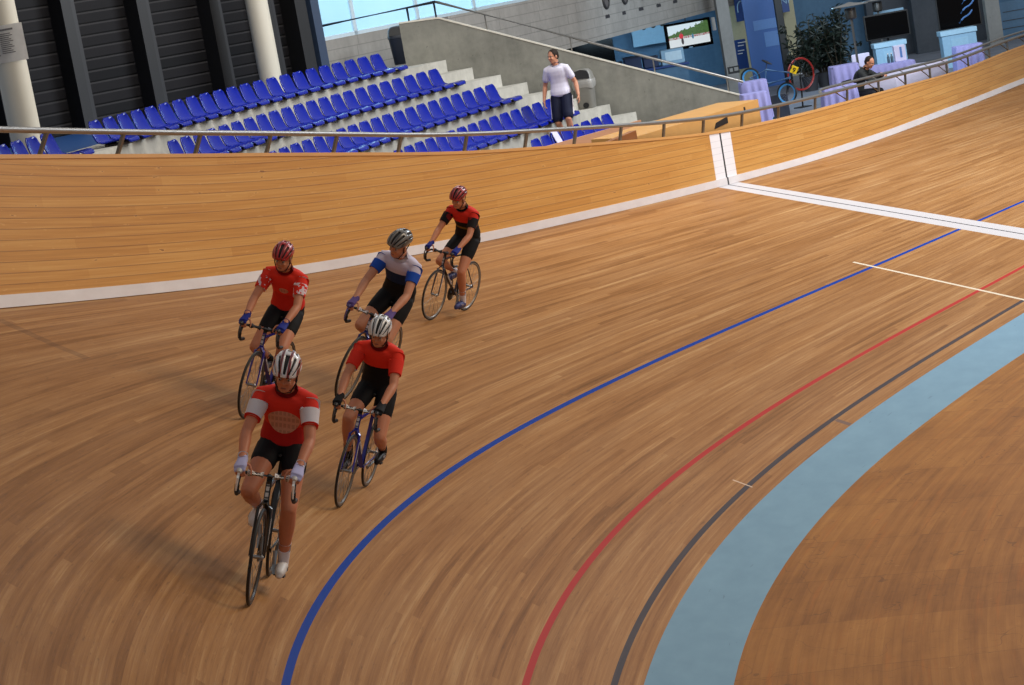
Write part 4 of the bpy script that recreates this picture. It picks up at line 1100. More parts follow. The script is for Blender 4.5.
def road_bike(name, label, M, frame_c, accent_c, tape_c, crank, hood_c=(28, 28, 30), rim_c=(96, 94, 92), decals=True):
    t = thing(name, label, 'bicycle', mat=M, group='bicycles of the riders')
    fm = plain('bike_paint_%d_%d_%d' % frame_c, frame_c, .28, .1, .08, coat=.5); am = plain('bike_accent_%d_%d_%d' % accent_c, accent_c, .3); tm = plain('bar_tape_%d_%d_%d' % tape_c, tape_c, .6)
    rm = plain('rim_%d' % rim_c[0], rim_c, .35, .4); hm = plain('lever_%d' % hood_c[0], hood_c, .45)
    wheel(t, (FAX, 0, WR), WR, .0115, M_TYRE, rm, 20); wheel(t, (RAX, 0, WR), WR, .0115, M_TYRE, rm, 24)
    H1 = Vector((.428, 0, .835)); ST = Vector((-.135, 0, .80)); B = Vector((BBX, 0, BBZ)); DT = Vector((.462, 0, .71))
    bm = BM()
    tube(bm, [DT, H1], .020, 12); tube(bm, [ST, H1 - Vector((.0, 0, .04))], .0165, 12); tube(bm, [B, DT], .022, 12); tube(bm, [B, ST], .0165, 12)
    tube(bm, [B - Vector((0, .035, 0)), B + Vector((0, .035, 0))], .024, 14)
    for y in (1, -1):
        tube(bm, [ST - Vector((0, 0, .03)), Vector((-.20, .03 * y, .64)), Vector((RAX, .062 * y, WR))], [.009, .009, .007], 8)
        tube(bm, [B + Vector((-.01, .02 * y, 0)), Vector((-.12, .035 * y, .29)), Vector((RAX, .062 * y, WR))], [.011, .010, .008], 8)
    fr = obj('frame', bm, fm, t)
    d = (DT - B)
    for y in (1, -1):
        bm = BM(); box(bm, B + d * .52 + Vector((0, .0215 * y, 0)), (.21, .003, .024), rot=Matrix.Rotation(-math.atan2(d.z, d.x), 4, 'Y')); obj('decal', bm, mat_dash(accent_c), fr, smooth=False)
    bm = BM(); d2 = (H1 - DT); box(bm, DT + d2 * .5 + Vector((.0195, 0, 0)), (.004, .022, d2.length * .8), rot=Matrix.Rotation(math.atan2(d2.x, d2.z), 4, 'Y')); obj('head_badge', bm, mat_dash(accent_c), fr, smooth=False)
    bm = BM()
    tube(bm, [(.455, 0, .735), (.475, 0, .69)], .018, 10)
    for y in (1, -1): tube(bm, [(.472, .012 * y, .70), (.49, .045 * y, .66), (.53, .05 * y, .50), (FAX, .052 * y, WR)], [.013, .013, .010, .007], 8)
    fk = obj('fork', bm, fm if not decals else fm, t)
    bm = BM()
    bm.free()
    for y in (1, -1):
        bm = BM(); prism(bm, [(.500, .0565 * y, .60), (.514, .0565 * y, .60), (.553, .0575 * y, .42), (.541, .0575 * y, .42)], (0, .003 * y, 0)); obj('decal', bm, am, fk, smooth=False)
    bm = BM(); tube(bm, [ST, (-.165, 0, .93)], .0135, 10); obj('seat_post', bm, M_HOOD, t)
    bm = BM()
    rings = []
    for x, w_, z, hh in ((-.31, .055, .965, .015), (-.29, .075, .97, .03), (-.24, .072, .968, .035), (-.17, .045, .962, .035), (-.10, .026, .96, .03), (-.04, .018, .958, .022), (-.02, .010, .955, .012)):
        rings.append([Vector((x, w_ * math.cos(a), z - hh * .4 + hh * .6 * math.sin(a))) for a in [2 * PI * k / 14 for k in range(14)]])
    ring_loft(bm, rings); obj('saddle', bm, M_HOOD, t)
    bm = BM(); tube(bm, [H1 + Vector((-.008, 0, .025)), H1 + Vector((.0, 0, .04)), (.475, 0, .885)], .016, 10); tube(bm, [H1, H1 + Vector((-.012, 0, .045))], .019, 10); obj('stem', bm, M_HOOD, t)
    # drop bars
    bm = BM()
    def bar(y): return [(a - .025, b * y * .88, c - .08) for a, b, c in ((.50, 0, .965), (.50, .06, .965), (.495, .16, .967), (.51, .205, .967), (.545, .215, .962), (.60, .217, .945), (.625, .22, .90), (.61, .223, .85), (.56, .225, .825), (.47, .226, .82))]
    for y in (1, -1): tube(bm, bar(y), .0125, 10)
    hb = obj('handlebar', bm, M_HOOD, t)
    for y in (1, -1):
        bm = BM(); tube(bm, [(.475, .04 * y, .885), (.471, .13 * y, .886), (.470, .15 * y, .887)], [.026, .026, .022], 12); obj('bar_tape', bm, mat_tape(tape_c), hb)
        bm = BM(); tube(bm, bar(y)[6:], .0165, 10); obj('drop_tape', bm, plain('drop_tape', (40, 40, 44), .6), hb)
    for y in (1, -1):
        bm = BM(); tube(bm, [(.545, .190 * y, .882), (.575, .190 * y, .905), (.62, .190 * y, .92), (.635, .190 * y, .91)], [.015, .019, .02, .012], 10)
        lv = obj('brake_lever', bm, hm, t)
        bm = BM(); tube(bm, [(.625, .190 * y, .905), (.643, .191 * y, .87), (.640, .194 * y, .82), (.625, .196 * y, .78)], [.009, .009, .008, .006], 8); obj('blade', bm, plain('lever_blade_%d' % hood_c[0], tuple(min(255, int(v * 1.0 + 40)) for v in hood_c), .35, .3), lv)
    bm = BM(); lathe(bm, [(.02, -.004), (.088, -.004), (.094, 0), (.088, .004), (.02, .004)], 36, Matrix.Translation((0, -.052, BBZ)) @ Matrix.Rotation(rad(90), 4, 'X'))
    ck = obj('crankset', bm, M_CHAIN, t)
    pv = []
    for y, ph in ((1, crank), (-1, crank + PI)):
        d = Vector((math.cos(ph), 0, math.sin(ph)))
        bm = BM(); tube(bm, [B + Vector((0, .06 * y, 0)), B + Vector((0, .075 * y, 0)) + d * CR], [.017, .012], 8); obj('crank_arm', bm, M_ALU, ck)
        p = B + Vector((0, .125 * y, 0)) + d * CR; pv.append(p)
        bm = BM(); tube(bm, [p - Vector((0, .05 * y, 0)), p + Vector((0, .035 * y, 0))], .008, 6); box(bm, p, (.08, .065, .016), bev=.004); obj('pedal', bm, M_CHAIN, t)
    bm = BM(); tube(bm, [(.0, -.052, BBZ + .094), (RAX, -.052, WR + .034)], .005, 6); tube(bm, [(.0, -.052, BBZ - .094), (RAX, -.052, WR - .034)], .005, 6); torus(bm, (RAX, -.052, WR), (0, 1, 0), .033, .006, 20, 6); obj('chain', bm, M_CHAIN, t)
    return t, pv
# ------------------------------------------------------------------ people
M_SKINS = {}
def skin(name, rgb):
    if name in _mc: return _mc[name]
    t = NT(name); co = t.n('TexCoord').outputs['Object']; nz = t.noise(co, 10, 3, .6)
    c = lin(rgb); m = t.finish(t.mix(nz, tuple(x * .86 for x in c[:3]) + (1,), tuple(min(1, x * 1.1) for x in c[:3]) + (1,)), .5, spec=.4)
    _mc[name] = m; return m
def sect(bm, secs, n=20, pw_=.85):
    """loft of elliptical sections: (centre, side vector, depth vector)"""
    rings = []
    for c, a, b in secs:
        c = Vector(c); a = Vector(a); b = Vector(b); R_ = []
        for k in range(n):
            t = 2 * PI * k / n; ca, sa = math.cos(t), math.sin(t)
            R_.append(c + a * abs(ca) ** pw_ * math.copysign(1, ca) + b * abs(sa) ** pw_ * math.copysign(1, sa))
        rings.append(R_)
    ring_loft(bm, rings)
def ik(a, b, l1, l2, pole):
    a = Vector(a); b = Vector(b); d = b - a; L = min(d.length, (l1 + l2) * .9995); dn = d.normalized()
    x = (l1 * l1 - l2 * l2 + L * L) / (2 * L); h = math.sqrt(max(0, l1 * l1 - x * x)); p = Vector(pole); p = (p - dn * p.dot(dn)).normalized()
    return a + dn * x + p * h
def torso_secs(P, C_, S_, Nk, grow=0.0, f0=0.0, f1=1.0):
    """P pelvis, C_ chest top (between the shoulders), Nk neck base; sections along a bent spine"""
    P = Vector(P); C_ = Vector(C_); out = []
    ax = (C_ - P)
    side = Vector(S_).normalized(); dep = side.cross(ax.normalized()).normalized()     # towards the front or back
    prof = [(-.10, .105, .085), (-.02, .160, .112), (.10, .166, .116), (.24, .150, .104), (.40, .140, .097), (.56, .150, .104), (.72, .168, .114), (.86, .176, .108), (.95, .160, .090), (1.02, .110, .068)]
    for f, a, b in prof:
        if f < f0 - 1e-6 or f > f1 + 1e-6: continue
        bow = dep * (-.035 * math.sin(max(0, min(1, f)) * PI))
        out.append((P + ax * f + bow, side * (a + grow), dep * (b + grow)))
    return out
def hand(bm, wrist, fwd, down, outw, curl=1.0, thumb_in=None, scale=1.0, spread=.4):
    """wrist point, direction of the fingers, palm normal (towards what is held), direction of the little finger side"""
    w = Vector(wrist); f = Vector(fwd).normalized(); d = Vector(down); d = (d - f * d.dot(f)).normalized(); o = f.cross(d).normalized()
    if o.dot(Vector(outw)) < 0: o = -o
    s = scale
    sect(bm, [(w - f * .02 * s, o * .026 * s, d * .020 * s), (w + f * .02 * s, o * .034 * s, d * .018 * s), (w + f * .06 * s, o * .041 * s, d * .016 * s), (w + f * .092 * s, o * .040 * s, d * .013 * s)], 14)
    for k, (off_, L) in enumerate(((-.030, .072), (-.010, .080), (.011, .076), (.030, .060))):
        p = w + f * .085 * s + o * off_ * s; pts = [p - f * .03 * s, p]; a = .25 * curl; 
        dirv = f
        for q, fr_ in enumerate((.45, .32, .23)):
            a2 = a + curl * (.25 + .42 * q); dv = (f * math.cos(a2) + d * math.sin(a2) + o * off_ * spread * (1 - .3 * q)).normalized(); p = p + dv * L * fr_ * s; pts.append(p)
        limb(bm, pts, [.0095 * s, .0095 * s, .0088 * s, .0080 * s, .0070 * s], 8)
    b = w + f * .030 * s - o * .030 * s
    t1 = b + (-o * .030 + f * .022 + d * .012 * curl) * s; t2 = t1 + (-o * .010 + f * .026 + d * .020 * curl) * s; t3 = t2 + (f * .020 + d * .018 * curl + o * .004) * s
    limb(bm, [b + o * .01 * s, t1, t2, t3], [.0125 * s, .0115 * s, .0100 * s, .0082 * s], 8)
def head_geo(bm, c, fwd, up, neck, s=1.0):
    """skull, jaw, nose, ears and neck; c is the head's centre"""
    f = Vector(fwd).normalized(); u = Vector(up); u = (u - f * u.dot(f)).normalized(); r = f.cross(u)
    Mx = Matrix(((f.x, -r.x, u.x, c[0]), (f.y, -r.y, u.y, c[1]), (f.z, -r.z, u.z, c[2]), (0, 0, 0, 1)))
    def E(p, q): bmesh.ops.create_uvsphere(bm, u_segments=20, v_segments=14, radius=1, matrix=Mx @ Matrix.Translation(Vector(p) * s) @ Matrix.Diagonal((q[0] * s, q[1] * s, q[2] * s, 1)))
    E((-.012, 0, .030), (.098, .076, .088)); E((.018, 0, -.035), (.070, .062, .080)); E((.050, 0, -.085), (.036, .038, .028))
    E((.072, 0, .030), (.020, .050, .012))            # brow
    E((.078, .030, -.022), (.016, .022, .018)); E((.078, -.030, -.022), (.016, .022, .018))
    E((.096, 0, -.018), (.020, .013, .014)); E((.088, 0, .004), (.014, .010, .024))   # nose
    E((.080, 0, -.058), (.014, .024, .009))           # lips
    for y in (1, -1): E((-.005, .078 * y, -.010), (.018, .009, .030))
    cc = Vector(c); limb(bm, [Vector(neck), Vector(neck).lerp(cc - f * .02 * s - u * .05 * s, .6), cc - f * .015 * s - u * .03 * s], [.066 * s, .056 * s, .056 * s], 14)
    return Mx, s
def face_parts(root, HM, sk, brow_rgb=(52, 38, 28)):
    Mx, s = HM
    for y in (1, -1):
        bm = BM(); bmesh.ops.create_uvsphere(bm, u_segments=12, v_segments=8, radius=1, matrix=Mx @ Matrix.Translation(Vector((.0785, .031 * y, .008)) * s) @ Matrix.Diagonal((.011 * s, .014 * s, .0085 * s, 1))); e = obj('eye', bm, plain('eye_white', (176, 164, 154), .25), root)
        bm = BM(); bmesh.ops.create_uvsphere(bm, u_segments=10, v_segments=8, radius=1, matrix=Mx @ Matrix.Translation(Vector((.0865, .031 * y, .007)) * s) @ Matrix.Diagonal((.0045 * s, .0062 * s, .0062 * s, 1))); obj('iris', bm, plain('iris_brown', (50, 34, 24), .2), e)
        bm = BM(); tube(bm, [Mx @ (Vector(p) * s) for p in ((.089, .014 * y, .026), (.092, .030 * y, .031), (.080, .049 * y, .025))], [.004 * s, .005 * s, .003 * s], 6); obj('eyebrow', bm, plain('brow_dark', brow_rgb, .8), root)
    bm = BM(); bmesh.ops.create_uvsphere(bm, u_segments=12, v_segments=8, radius=1, matrix=Mx @ Matrix.Translation(Vector((.090, 0, -.059)) * s) @ Matrix.Diagonal((.006 * s, .022 * s, .0055 * s, 1))); obj('mouth', bm, plain('lip_red', (140, 78, 66), .5), root)
def helmet(root, HM, shell_m, dark=(26, 24, 26), pitch=.0, name='helmet'):
    """ribbed racing helmet: a shell with long air slots over a dark liner, and chin straps"""
    Mx, s = HM; Mx = Mx @ Matrix.Translation((-.004, 0, .048)) @ Matrix.Rotation(pitch, 4, 'Y'); A, B_, Cz = .152 * s, .104 * s, .122 * s
    nu, nv = 40, 36
    def P(i, j, k=1.0):
        # i along front-back 0..nu, j across
        u = -1 + 2 * i / nu; v = -1 + 2 * j / nv
        a, b_ = math.tan(u * .80), math.tan(v * .80)      # gnomonic patch, folded down over the head
        L = math.sqrt(a * a + b_ * b_ + .55); x, y, z = a / L, b_ / L, .742 / L
        rr_ = math.hypot(x, y); th = min(1.0, rr_) * 1.78
        cx, cy = (x / rr_, y / rr_) if rr_ > 1e-6 else (0, 0)
        tail = 1.08 if cx < 0 else 1.0
        return Mx @ Vector((cx * math.sin(th) * A * tail * k, cy * math.sin(th) * B_ * k, math.cos(th) * Cz * k))
    rib = [1 if (abs(((j - nv / 2) / 5.2) % 1 - .5) < .27) else 0 for j in range(nv + 1)]
    bm = BM(); V = [[bm.verts.new(P(i, j)) for j in range(nv + 1)] for i in range(nu + 1)]
    for i in range(nu):
        for j in range(nv):
            slot = (not rib[j]) and 4 <= j <= nv - 5 and (6 <= i <= 17 or 21 <= i <= 35)
            if not slot: bm.faces.new((V[i][j], V[i + 1][j], V[i + 1][j + 1], V[i][j + 1]))
    h = obj(name, bm, shell_m, root); md = h.modifiers.new('thick', 'SOLIDIFY'); md.thickness = .010; md.offset = -1
    bm = BM(); V = [[bm.verts.new(P(i, j, .90)) for j in range(nv + 1)] for i in range(nu + 1)]
    for i in range(nu):
        for j in range(nv): bm.faces.new((V[i][j], V[i + 1][j], V[i + 1][j + 1], V[i][j + 1]))
    obj('liner', bm, plain('liner_dark', dark, .7), h)
    bm = BM(); M0 = HM[0]
    for y in (1, -1): tube(bm, [M0 @ (Vector(p) * s) for p in ((.02, .082 * y, .03), (.022, .074 * y, -.05), (.045, .045 * y, -.112))], .005 * s, 5); tube(bm, [M0 @ (Vector(p) * s) for p in ((-.06, .080 * y, .03), (-.01, .080 * y, -.03), (.022, .074 * y, -.05))], .005 * s, 5)
    tube(bm, [M0 @ (Vector(p) * s) for p in ((.045, .045, -.112), (.052, 0, -.120), (.045, -.045, -.112))], .005 * s, 5); obj('strap', bm, M_HOOD, h)
    return h
def mat_stripes(name, c_main, c_alt, c_third, axis_pt, axis_dir, width, mode='y'):
    """helmet paint: stripes along the length"""
    t = NT(name); co = t.n('TexCoord').outputs['Object']
    v = t.n('VectorMath', {0: t.n('VectorMath', {0: co, 1: tuple(axis_pt)}, operation='SUBTRACT').outputs[0], 1: tuple(axis_dir)}, operation='DOT_PRODUCT').outputs['Value']
    w_ = t.math('PINGPONG', v, width); k = t.math('GREATER_THAN', w_, width * .70); k2 = t.math('GREATER_THAN', w_, width * .90)
    nz = t.noise(co, 26, 2)
    col = t.mix(k, lin(c_main), lin(c_alt)); col = t.mix(k2, col, lin(c_third)); col = t.mix(t.math('MULTIPLY', t.math('GREATER_THAN', nz, .62), .35), col, lin(c_third))
    return t.finish(col, .28, coat=.4)
def mat_jersey(name, P, Cc, stops, print_rgb=None, print_at=(.55, .1, .13), noise_rgb=None, namp=.0):
    """cloth in bands from waist to shoulder, and a printed chest motif"""
    t = NT(name); co = t.n('TexCoord').outputs['Object']; ax = Vector(Cc) - Vector(P)
    q = t.n('VectorMath', {0: co, 1: tuple(P)}, operation='SUBTRACT').outputs[0]
    f = t.n('VectorMath', {0: q, 1: tuple(ax / ax.length_squared)}, operation='DOT_PRODUCT').outputs['Value']
    col = t.ramp(f, [(p, lin(c)) for p, c in stops], 'CONSTANT')
    y = t.n('SeparateXYZ', {0: co}).outputs[1]
    if print_rgb:
        c0, rf, ry = print_at
        # arched band of letter-like marks on an oval patch, on the front only
        dep = Vector((0, 1, 0)).cross(ax.normalized()); dd = t.n('VectorMath', {0: q, 1: tuple(dep)}, operation='DOT_PRODUCT').outputs['Value']
        e = t.math('ADD', t.math('POWER', t.math('DIVIDE', t.math('SUBTRACT', f, c0), rf), 2.0), t.math('POWER', t.math('DIVIDE', y, ry), 2.0))
        fv = t.math('SUBTRACT', f, t.math('MULTIPLY', t.math('POWER', y, 2.0), -4.0))
        let = t.math('MULTIPLY', t.math('LESS_THAN', t.math('FRACT', t.math('MULTIPLY', y, 34.0)), .68), t.math('LESS_THAN', t.math('FRACT', t.math('MULTIPLY', fv, 7.0)), .62))
        m = t.math('MULTIPLY', t.math('LESS_THAN', e, 1.0), t.math('GREATER_THAN', dd, 0.0))
        pc = t.mix(let, lin(print_rgb), tuple(x * .74 for x in lin(print_rgb)[:3]) + (1,))
        col = t.mix(t.math('MULTIPLY', m, .85), col, pc)
    nz = t.noise(co, 20, 3)
    if noise_rgb: col = t.mix(t.math('MULTIPLY', t.math('GREATER_THAN', nz, .60), namp), col, lin(noise_rgb))
    wr = t.noise(t.n('Mapping', {'Vector': co, 'Scale': (8, 8, 20)}).outputs[0], 1.0, 3)
    return t.finish(col, .75, spec=.2, bump=wr, bstr=.35, bdist=.01)
def cut(bm, p, n):
    bmesh.ops.bisect_plane(bm, geom=bm.verts[:] + bm.edges[:] + bm.faces[:], plane_co=Vector(p), plane_no=Vector(n), clear_outer=True)
def me_from(name, build, voxel, smooth=3): 
    bm = BM(); build(bm); return remeshed(name, bm, voxel, smooth)

def rider(label, M, skin_rgb, pv, opt, name='person'):
    """one cyclist on the hoods of a road bicycle, in the bicycle's own space"""
    root = thing(name, label, 'person', mat=M, group='riders on the track')
    sk = skin('skin_%d_%d_%d' % skin_rgb, skin_rgb)
    P = Vector((-.165, 0, 1.035)); Ct = Vector(opt.get('chest', (.10, 0, 1.425))); ax = (Ct - P).normalized()
    Nk = Ct + ax * .05 + Vector((.02, 0, .01)); hc = Ct + Vector(opt.get('head', (.175, 0, .145))); hf = Vector(opt.get('look', (.90, 0, -.42))).normalized(); hu = Vector((.42, opt.get('tilt', 0), .9))
    S = Vector((0, 1, 0)); joints = {}
    reach = opt.get('reach', {})
    for y in (1, -1):
        sh = Ct - ax * .055 + Vector((.01, .168 * y, 0)); wr = Vector((.485, .196 * y, .968)) + Vector(reach.get(y, (0, 0, 0)))
        el = ik(sh, wr, .315, .277, Vector((-.3, .55 * y, -.6)))
        hip = P + Vector((.045, .092 * y, -.055)); pd = pv[0 if y > 0 else 1]
        low = max(0, min(1, (BBZ + CR - pd.z) / (2 * CR)))
        ank = pd + Vector((-.115 + .02 * low, -.005 * y, .095 + .02 * (1 - low))); kn = ik(hip, ank, .455, .445, Vector((1, .10 * y, .25)))
        joints[y] = (sh, el, wr, hip, kn, ank, pd)
    HM = [None]
    def body(bm):
        sect(bm, torso_secs(P, Ct, S, Nk))
        for y in (1, -1):
            sh, el, wr, hip, kn, ank, pd = joints[y]
            limb(bm, [Ct - ax * .03 + Vector((0, .09 * y, 0)), sh, sh.lerp(el, .35), el], [.055, .058, .050, .040]); limb(bm, [el, el.lerp(wr, .28), wr], [.040, .043, .028])
            hand(bm, wr, Vector((.92, .0, -.38)), Vector((-.35, -.25 * y, -.9)), Vector((0, y, 0)), 1.35)
            limb(bm, [hip, hip.lerp(kn, .45), kn], [.090, .080, .058]); limb(bm, [kn, kn.lerp(ank, .30), kn.lerp(ank, .7), ank], [.056, .060, .042, .036])
            limb(bm, [ank + Vector((-.035, 0, -.055)), pd + Vector((.02, 0, .035)), pd + Vector((.085, 0, .025))], [.032, .036, .024])
            ell(bm, P + Vector((-.03, .075 * y, -.03)), (.10, .085, .10))
        HM[0] = head_geo(bm, hc, hf, hu, Nk)
    bd = link_mesh('body', me_from('body', body, .0075, 3), root, sk)
    face_parts(root, HM[0], sk)
    sleeve_f = opt.get('sleeve', .62)
    # shorts
    def shorts(bm):
        sect(bm, torso_secs(P, Ct, S, Nk, .008, -.10, opt.get('bib', .24)))
        for y in (1, -1):
            sh, el, wr, hip, kn, ank, pd = joints[y]
            limb(bm, [hip, hip.lerp(kn, .32), hip.lerp(kn, opt.get('leg', .52))], [.098, .092, .081]); ell(bm, P + Vector((-.03, .075 * y, -.03)), (.106, .092, .106))
    link_mesh('shorts', me_from('shorts', shorts, .010, 3), root, opt['shorts'])
    def jersey(bm):
        sect(bm, torso_secs(P, Ct, S, Nk, .012, opt.get('hem', .10), 1.02))
        for y in (1, -1):
            sh, el = joints[y][:2]; limb(bm, [Ct - ax * .03 + Vector((0, .09 * y, 0)), sh, sh.lerp(el, .22)], [.066, .069, .065])
    link_mesh('jersey', me_from('jersey', jersey, .010, 3), root, opt['jersey'](P, Ct))
    for y in (1, -1):
        sh, el, wr, hip, kn, ank, pd = joints[y]
        bm = BM(); a = sh.lerp(el, .02); b = sh.lerp(el, sleeve_f); tube(bm, [a, sh.lerp(el, .25), b], [.0745, .071, .060], 18); link = obj('sleeve', bm, opt['sleeve_m'], root)
        if opt.get('cuff'):
            bm = BM(); tube(bm, [b, sh.lerp(el, sleeve_f + .05)], [.062, .060], 18); obj('cuff', bm, opt['cuff'], link)
        bm = BM(); tube(bm, [kn.lerp(ank, .66), kn.lerp(ank, .8), ank, ank + Vector((-.01, 0, -.03))], [.046, .044, .041, .041], 14); obj('sock', bm, opt['sock'], root)
        def shoe(bm):
            limb(bm, [ank + Vector((-.045, 0, -.060)), ank + Vector((.0, 0, -.045)), pd + Vector((.0, 0, .046)), pd + Vector((.085, 0, .030))], [.036, .043, .044, .031]); limb(bm, [ank + Vector((-.05, 0, -.078)), pd + Vector((.0, 0, .018)), pd + Vector((.095, 0, .016))], [.026, .030, .024])
        sh_ = link_mesh('shoe', me_from('shoe', shoe, .008, 2), root, opt['shoe'])
        bm = BM()
        for k in range(3): c = ank.lerp(pd, .45 + .22 * k) + Vector((.015, 0, -.012 + .02 * k)); tube(bm, [c + Vector((0, .043 * math.cos(q), .040 * math.sin(q))) for q in [PI * r_ / 8 for r_ in range(9)]], .006, 6)
        obj('strap', bm, opt['strap'], sh_)
        def glove(bm):
            f = Vector((.92, 0, -.38)).normalized(); d = Vector((-.35, -.25 * y, -.9)); d = (d - f * d.dot(f)).normalized(); o = f.cross(d).normalized()
            sect(bm, [(wr - f * .035, o * .036, d * .033), (wr + f * .02, o * .040, d * .025), (wr + f * .06, o * .046, d * .022), (wr + f * .098, o * .045, d * .020)], 14)
            for off_ in (-.030, -.010, .011, .030):
                p = wr + f * .085 + o * off_; limb(bm, [p, p + (f * .9 + d * .5) * .03], [.0125, .0120], 8)
        link_mesh('glove', me_from('glove', glove, .007, 2), root, opt['glove'])
        if opt.get('wrist'):
            bm = BM(); tube(bm, [wr + (el - wr).normalized() * .01, wr + (el - wr).normalized() * .055], [.0345, .036], 16); obj('wristband', bm, opt['wrist'], root)
    bm = BM(); cz = Nk + (hc - Nk) * .12; tube(bm, [Nk - ax * .03, Nk + (hc - Nk).normalized() * .03], [.082, .070], 18, cap=False); bmesh.ops.solidify(bm, geom=bm.faces[:], thickness=.006); obj('collar', bm, opt['collar'], root)
    mx = HM[0][0]; side = Vector((mx[0][1], mx[1][1], mx[2][1]))
    helmet(root, HM[0], mat_stripes('helmet_%s' % opt['key'], *opt['helmet'], hc, side, .030))
    return root
def track_matrix(s, w, lean, S=1.0, steer=0.0):
    kk = interp(s, KS, KK); Pf = surf(s, w); Pr = surf(s - .98 * S / (1 + kk * w * .8), w - steer)
    X = (Pf - Pr).normalized(); u = Vector((0, 0, 1)); u = (u - X * u.dot(X)).normalized(); l = u.cross(X)
    Z = u * math.cos(lean) + l * math.sin(lean); Y = Z.cross(X); O_ = Pf - X * FAX * S
    # lift along the track's own normal so that the tyres just touch
    du = surf(s, w + .1) - surf(s, w - .1); n = X.cross(du).normalized(); n = n if n.z > 0 else -n
    O_ = O_ + n * .004
    return Matrix(((X.x * S, Y.x * S, Z.x * S, O_.x), (X.y * S, Y.y * S, Z.y * S, O_.y), (X.z * S, Y.z * S, Z.z * S, O_.z), (0, 0, 0, 1)))
c_ = lambda n, rgb, r=.7: plain('cloth_' + n, rgb, r, 0, .08, 18.0, .2)
BLK = c_('black', (20, 20, 23)); WHT = c_('white', (214, 208, 214)); RED = c_('red', (222, 50, 34)); DRED = c_('dark_red', (140, 20, 22)); BLU = c_('blue', (28, 76, 176)); NAVY = c_('navy', (24, 40, 74)); DBLU = c_('glove_blue', (32, 44, 130)); LAV = c_('lavender', (178, 176, 214))
SKIN1, SKIN2, SKIN3 = (190, 120, 88), (194, 128, 96), (196, 136, 106)
def patt(name, base, alt, sc=22.0, th=.52):
    t = NT('cloth_' + name); nz = t.noise(t.n('TexCoord').outputs['Object'], sc, 2, .5)
    return t.finish(t.mix(t.math('GREATER_THAN', nz, th), lin(base), lin(alt)), .7, spec=.2)
# foremost rider
M1 = track_matrix(21.7, 2.911, rad(18), .99)
b, pv = road_bike('track_bicycle', 'black racing bicycle of the foremost rider with white bar tape', M1, (20, 20, 22), (206, 204, 200), (214, 204, 196), rad(-72), (196, 194, 192), (40, 40, 42))
rider('foremost rider in red jersey with white sleeves and white shoes', M1, SKIN1, pv, dict(key='white_red', shorts=BLK, bib=.30, leg=.40, jersey=lambda P, Cc: mat_jersey('jersey_front', P, Cc, [(0, (176, 32, 30)), (.42, (216, 50, 36))], (206, 164, 142), (.56, .24, .115)),  # darker red low on the jersey is shading put into the cloth colour
      sleeve=.60, sleeve_m=WHT, cuff=RED, sock=WHT, shoe=c_('shoe_white', (212, 208, 206), .4), strap=c_('strap_grey', (150, 146, 146)), glove=LAV, wrist=WHT, collar=DRED, helmet=((216, 212, 214), (150, 26, 30), (30, 28, 30))))
# rider with white helmet and black bib
M2 = track_matrix(18.4, 2.888, rad(20), .93)
b, pv = road_bike('track_bicycle', 'blue racing bicycle under the white helmeted rider', M2, (34, 44, 168), (206, 206, 214), (206, 206, 206), rad(170), (36, 36, 40), (104, 100, 96))
rider('rider in white helmet and red jersey over black bib shorts', M2, SKIN2, pv, dict(key='white_dark', shorts=BLK, bib=.56, hem=.55, jersey=lambda P, Cc: mat_jersey('jersey_second', P, Cc, [(0, (18, 18, 20)), (.60, (224, 52, 34))], None, (.75, .08, .06)),
      sleeve=.66, sleeve_m=RED, sock=BLK, shoe=c_('shoe_black', (26, 26, 30), .4), strap=WHT, glove=BLK, collar=DRED, helmet=((214, 214, 214), (196, 196, 198), (60, 60, 64)), head=(.175, .015, .145)))
# rider with red helmet at the left
M3 = track_matrix(17.2, 4.23, rad(20), .93)
b, pv = road_bike('track_bicycle', 'violet blue racing bicycle under the red helmeted rider at left', M3, (52, 42, 150), (200, 198, 206), (40, 40, 44), rad(-35), (36, 36, 40), (84, 80, 76))
rider('rider at left in red helmet, red jersey with white sleeve marks', M3, SKIN2, pv, dict(key='red', shorts=BLK, bib=.30, jersey=lambda P, Cc: mat_jersey('jersey_third', P, Cc, [(0, (206, 44, 32)), (.5, (224, 52, 36))], (206, 150, 130), (.62, .08, .05)),
      sleeve=.62, sleeve_m=patt('red_white', (222, 50, 34), (222, 206, 214), 17, .53), sock=BLK, shoe=c_('shoe_dark', (36, 34, 44), .4), strap=WHT, glove=DBLU, wrist=DBLU, collar=DRED, helmet=((168, 22, 26), (150, 18, 24), (90, 12, 18)), look=(.9, .05, -.42)))
# middle rider in blue and white
M4 = track_matrix(15.5, 3.95, rad(27), 1.02)
b, pv = road_bike('track_bicycle', 'dark blue racing bicycle behind the white helmeted rider', M4, (38, 40, 120), (196, 196, 206), (196, 192, 200), rad(-60), (60, 52, 110), (104, 100, 96))
rider('rider in grey helmet with blue and white jersey in the middle of the group', M4, SKIN3, pv, dict(key='grey', shorts=BLK, bib=.45, hem=.40, jersey=lambda P, Cc: mat_jersey('jersey_fourth', P, Cc, [(0, (20, 22, 30)), (.40, (26, 44, 84)), (.74, (200, 194, 214))], None),
      sleeve=.55, sleeve_m=BLU, sock=WHT, shoe=BLK, strap=WHT, glove=c_('glove_purple', (92, 72, 130)), collar=WHT, helmet=((112, 108, 104), (88, 84, 82), (52, 50, 50)), look=(.86, -.22, -.42)))
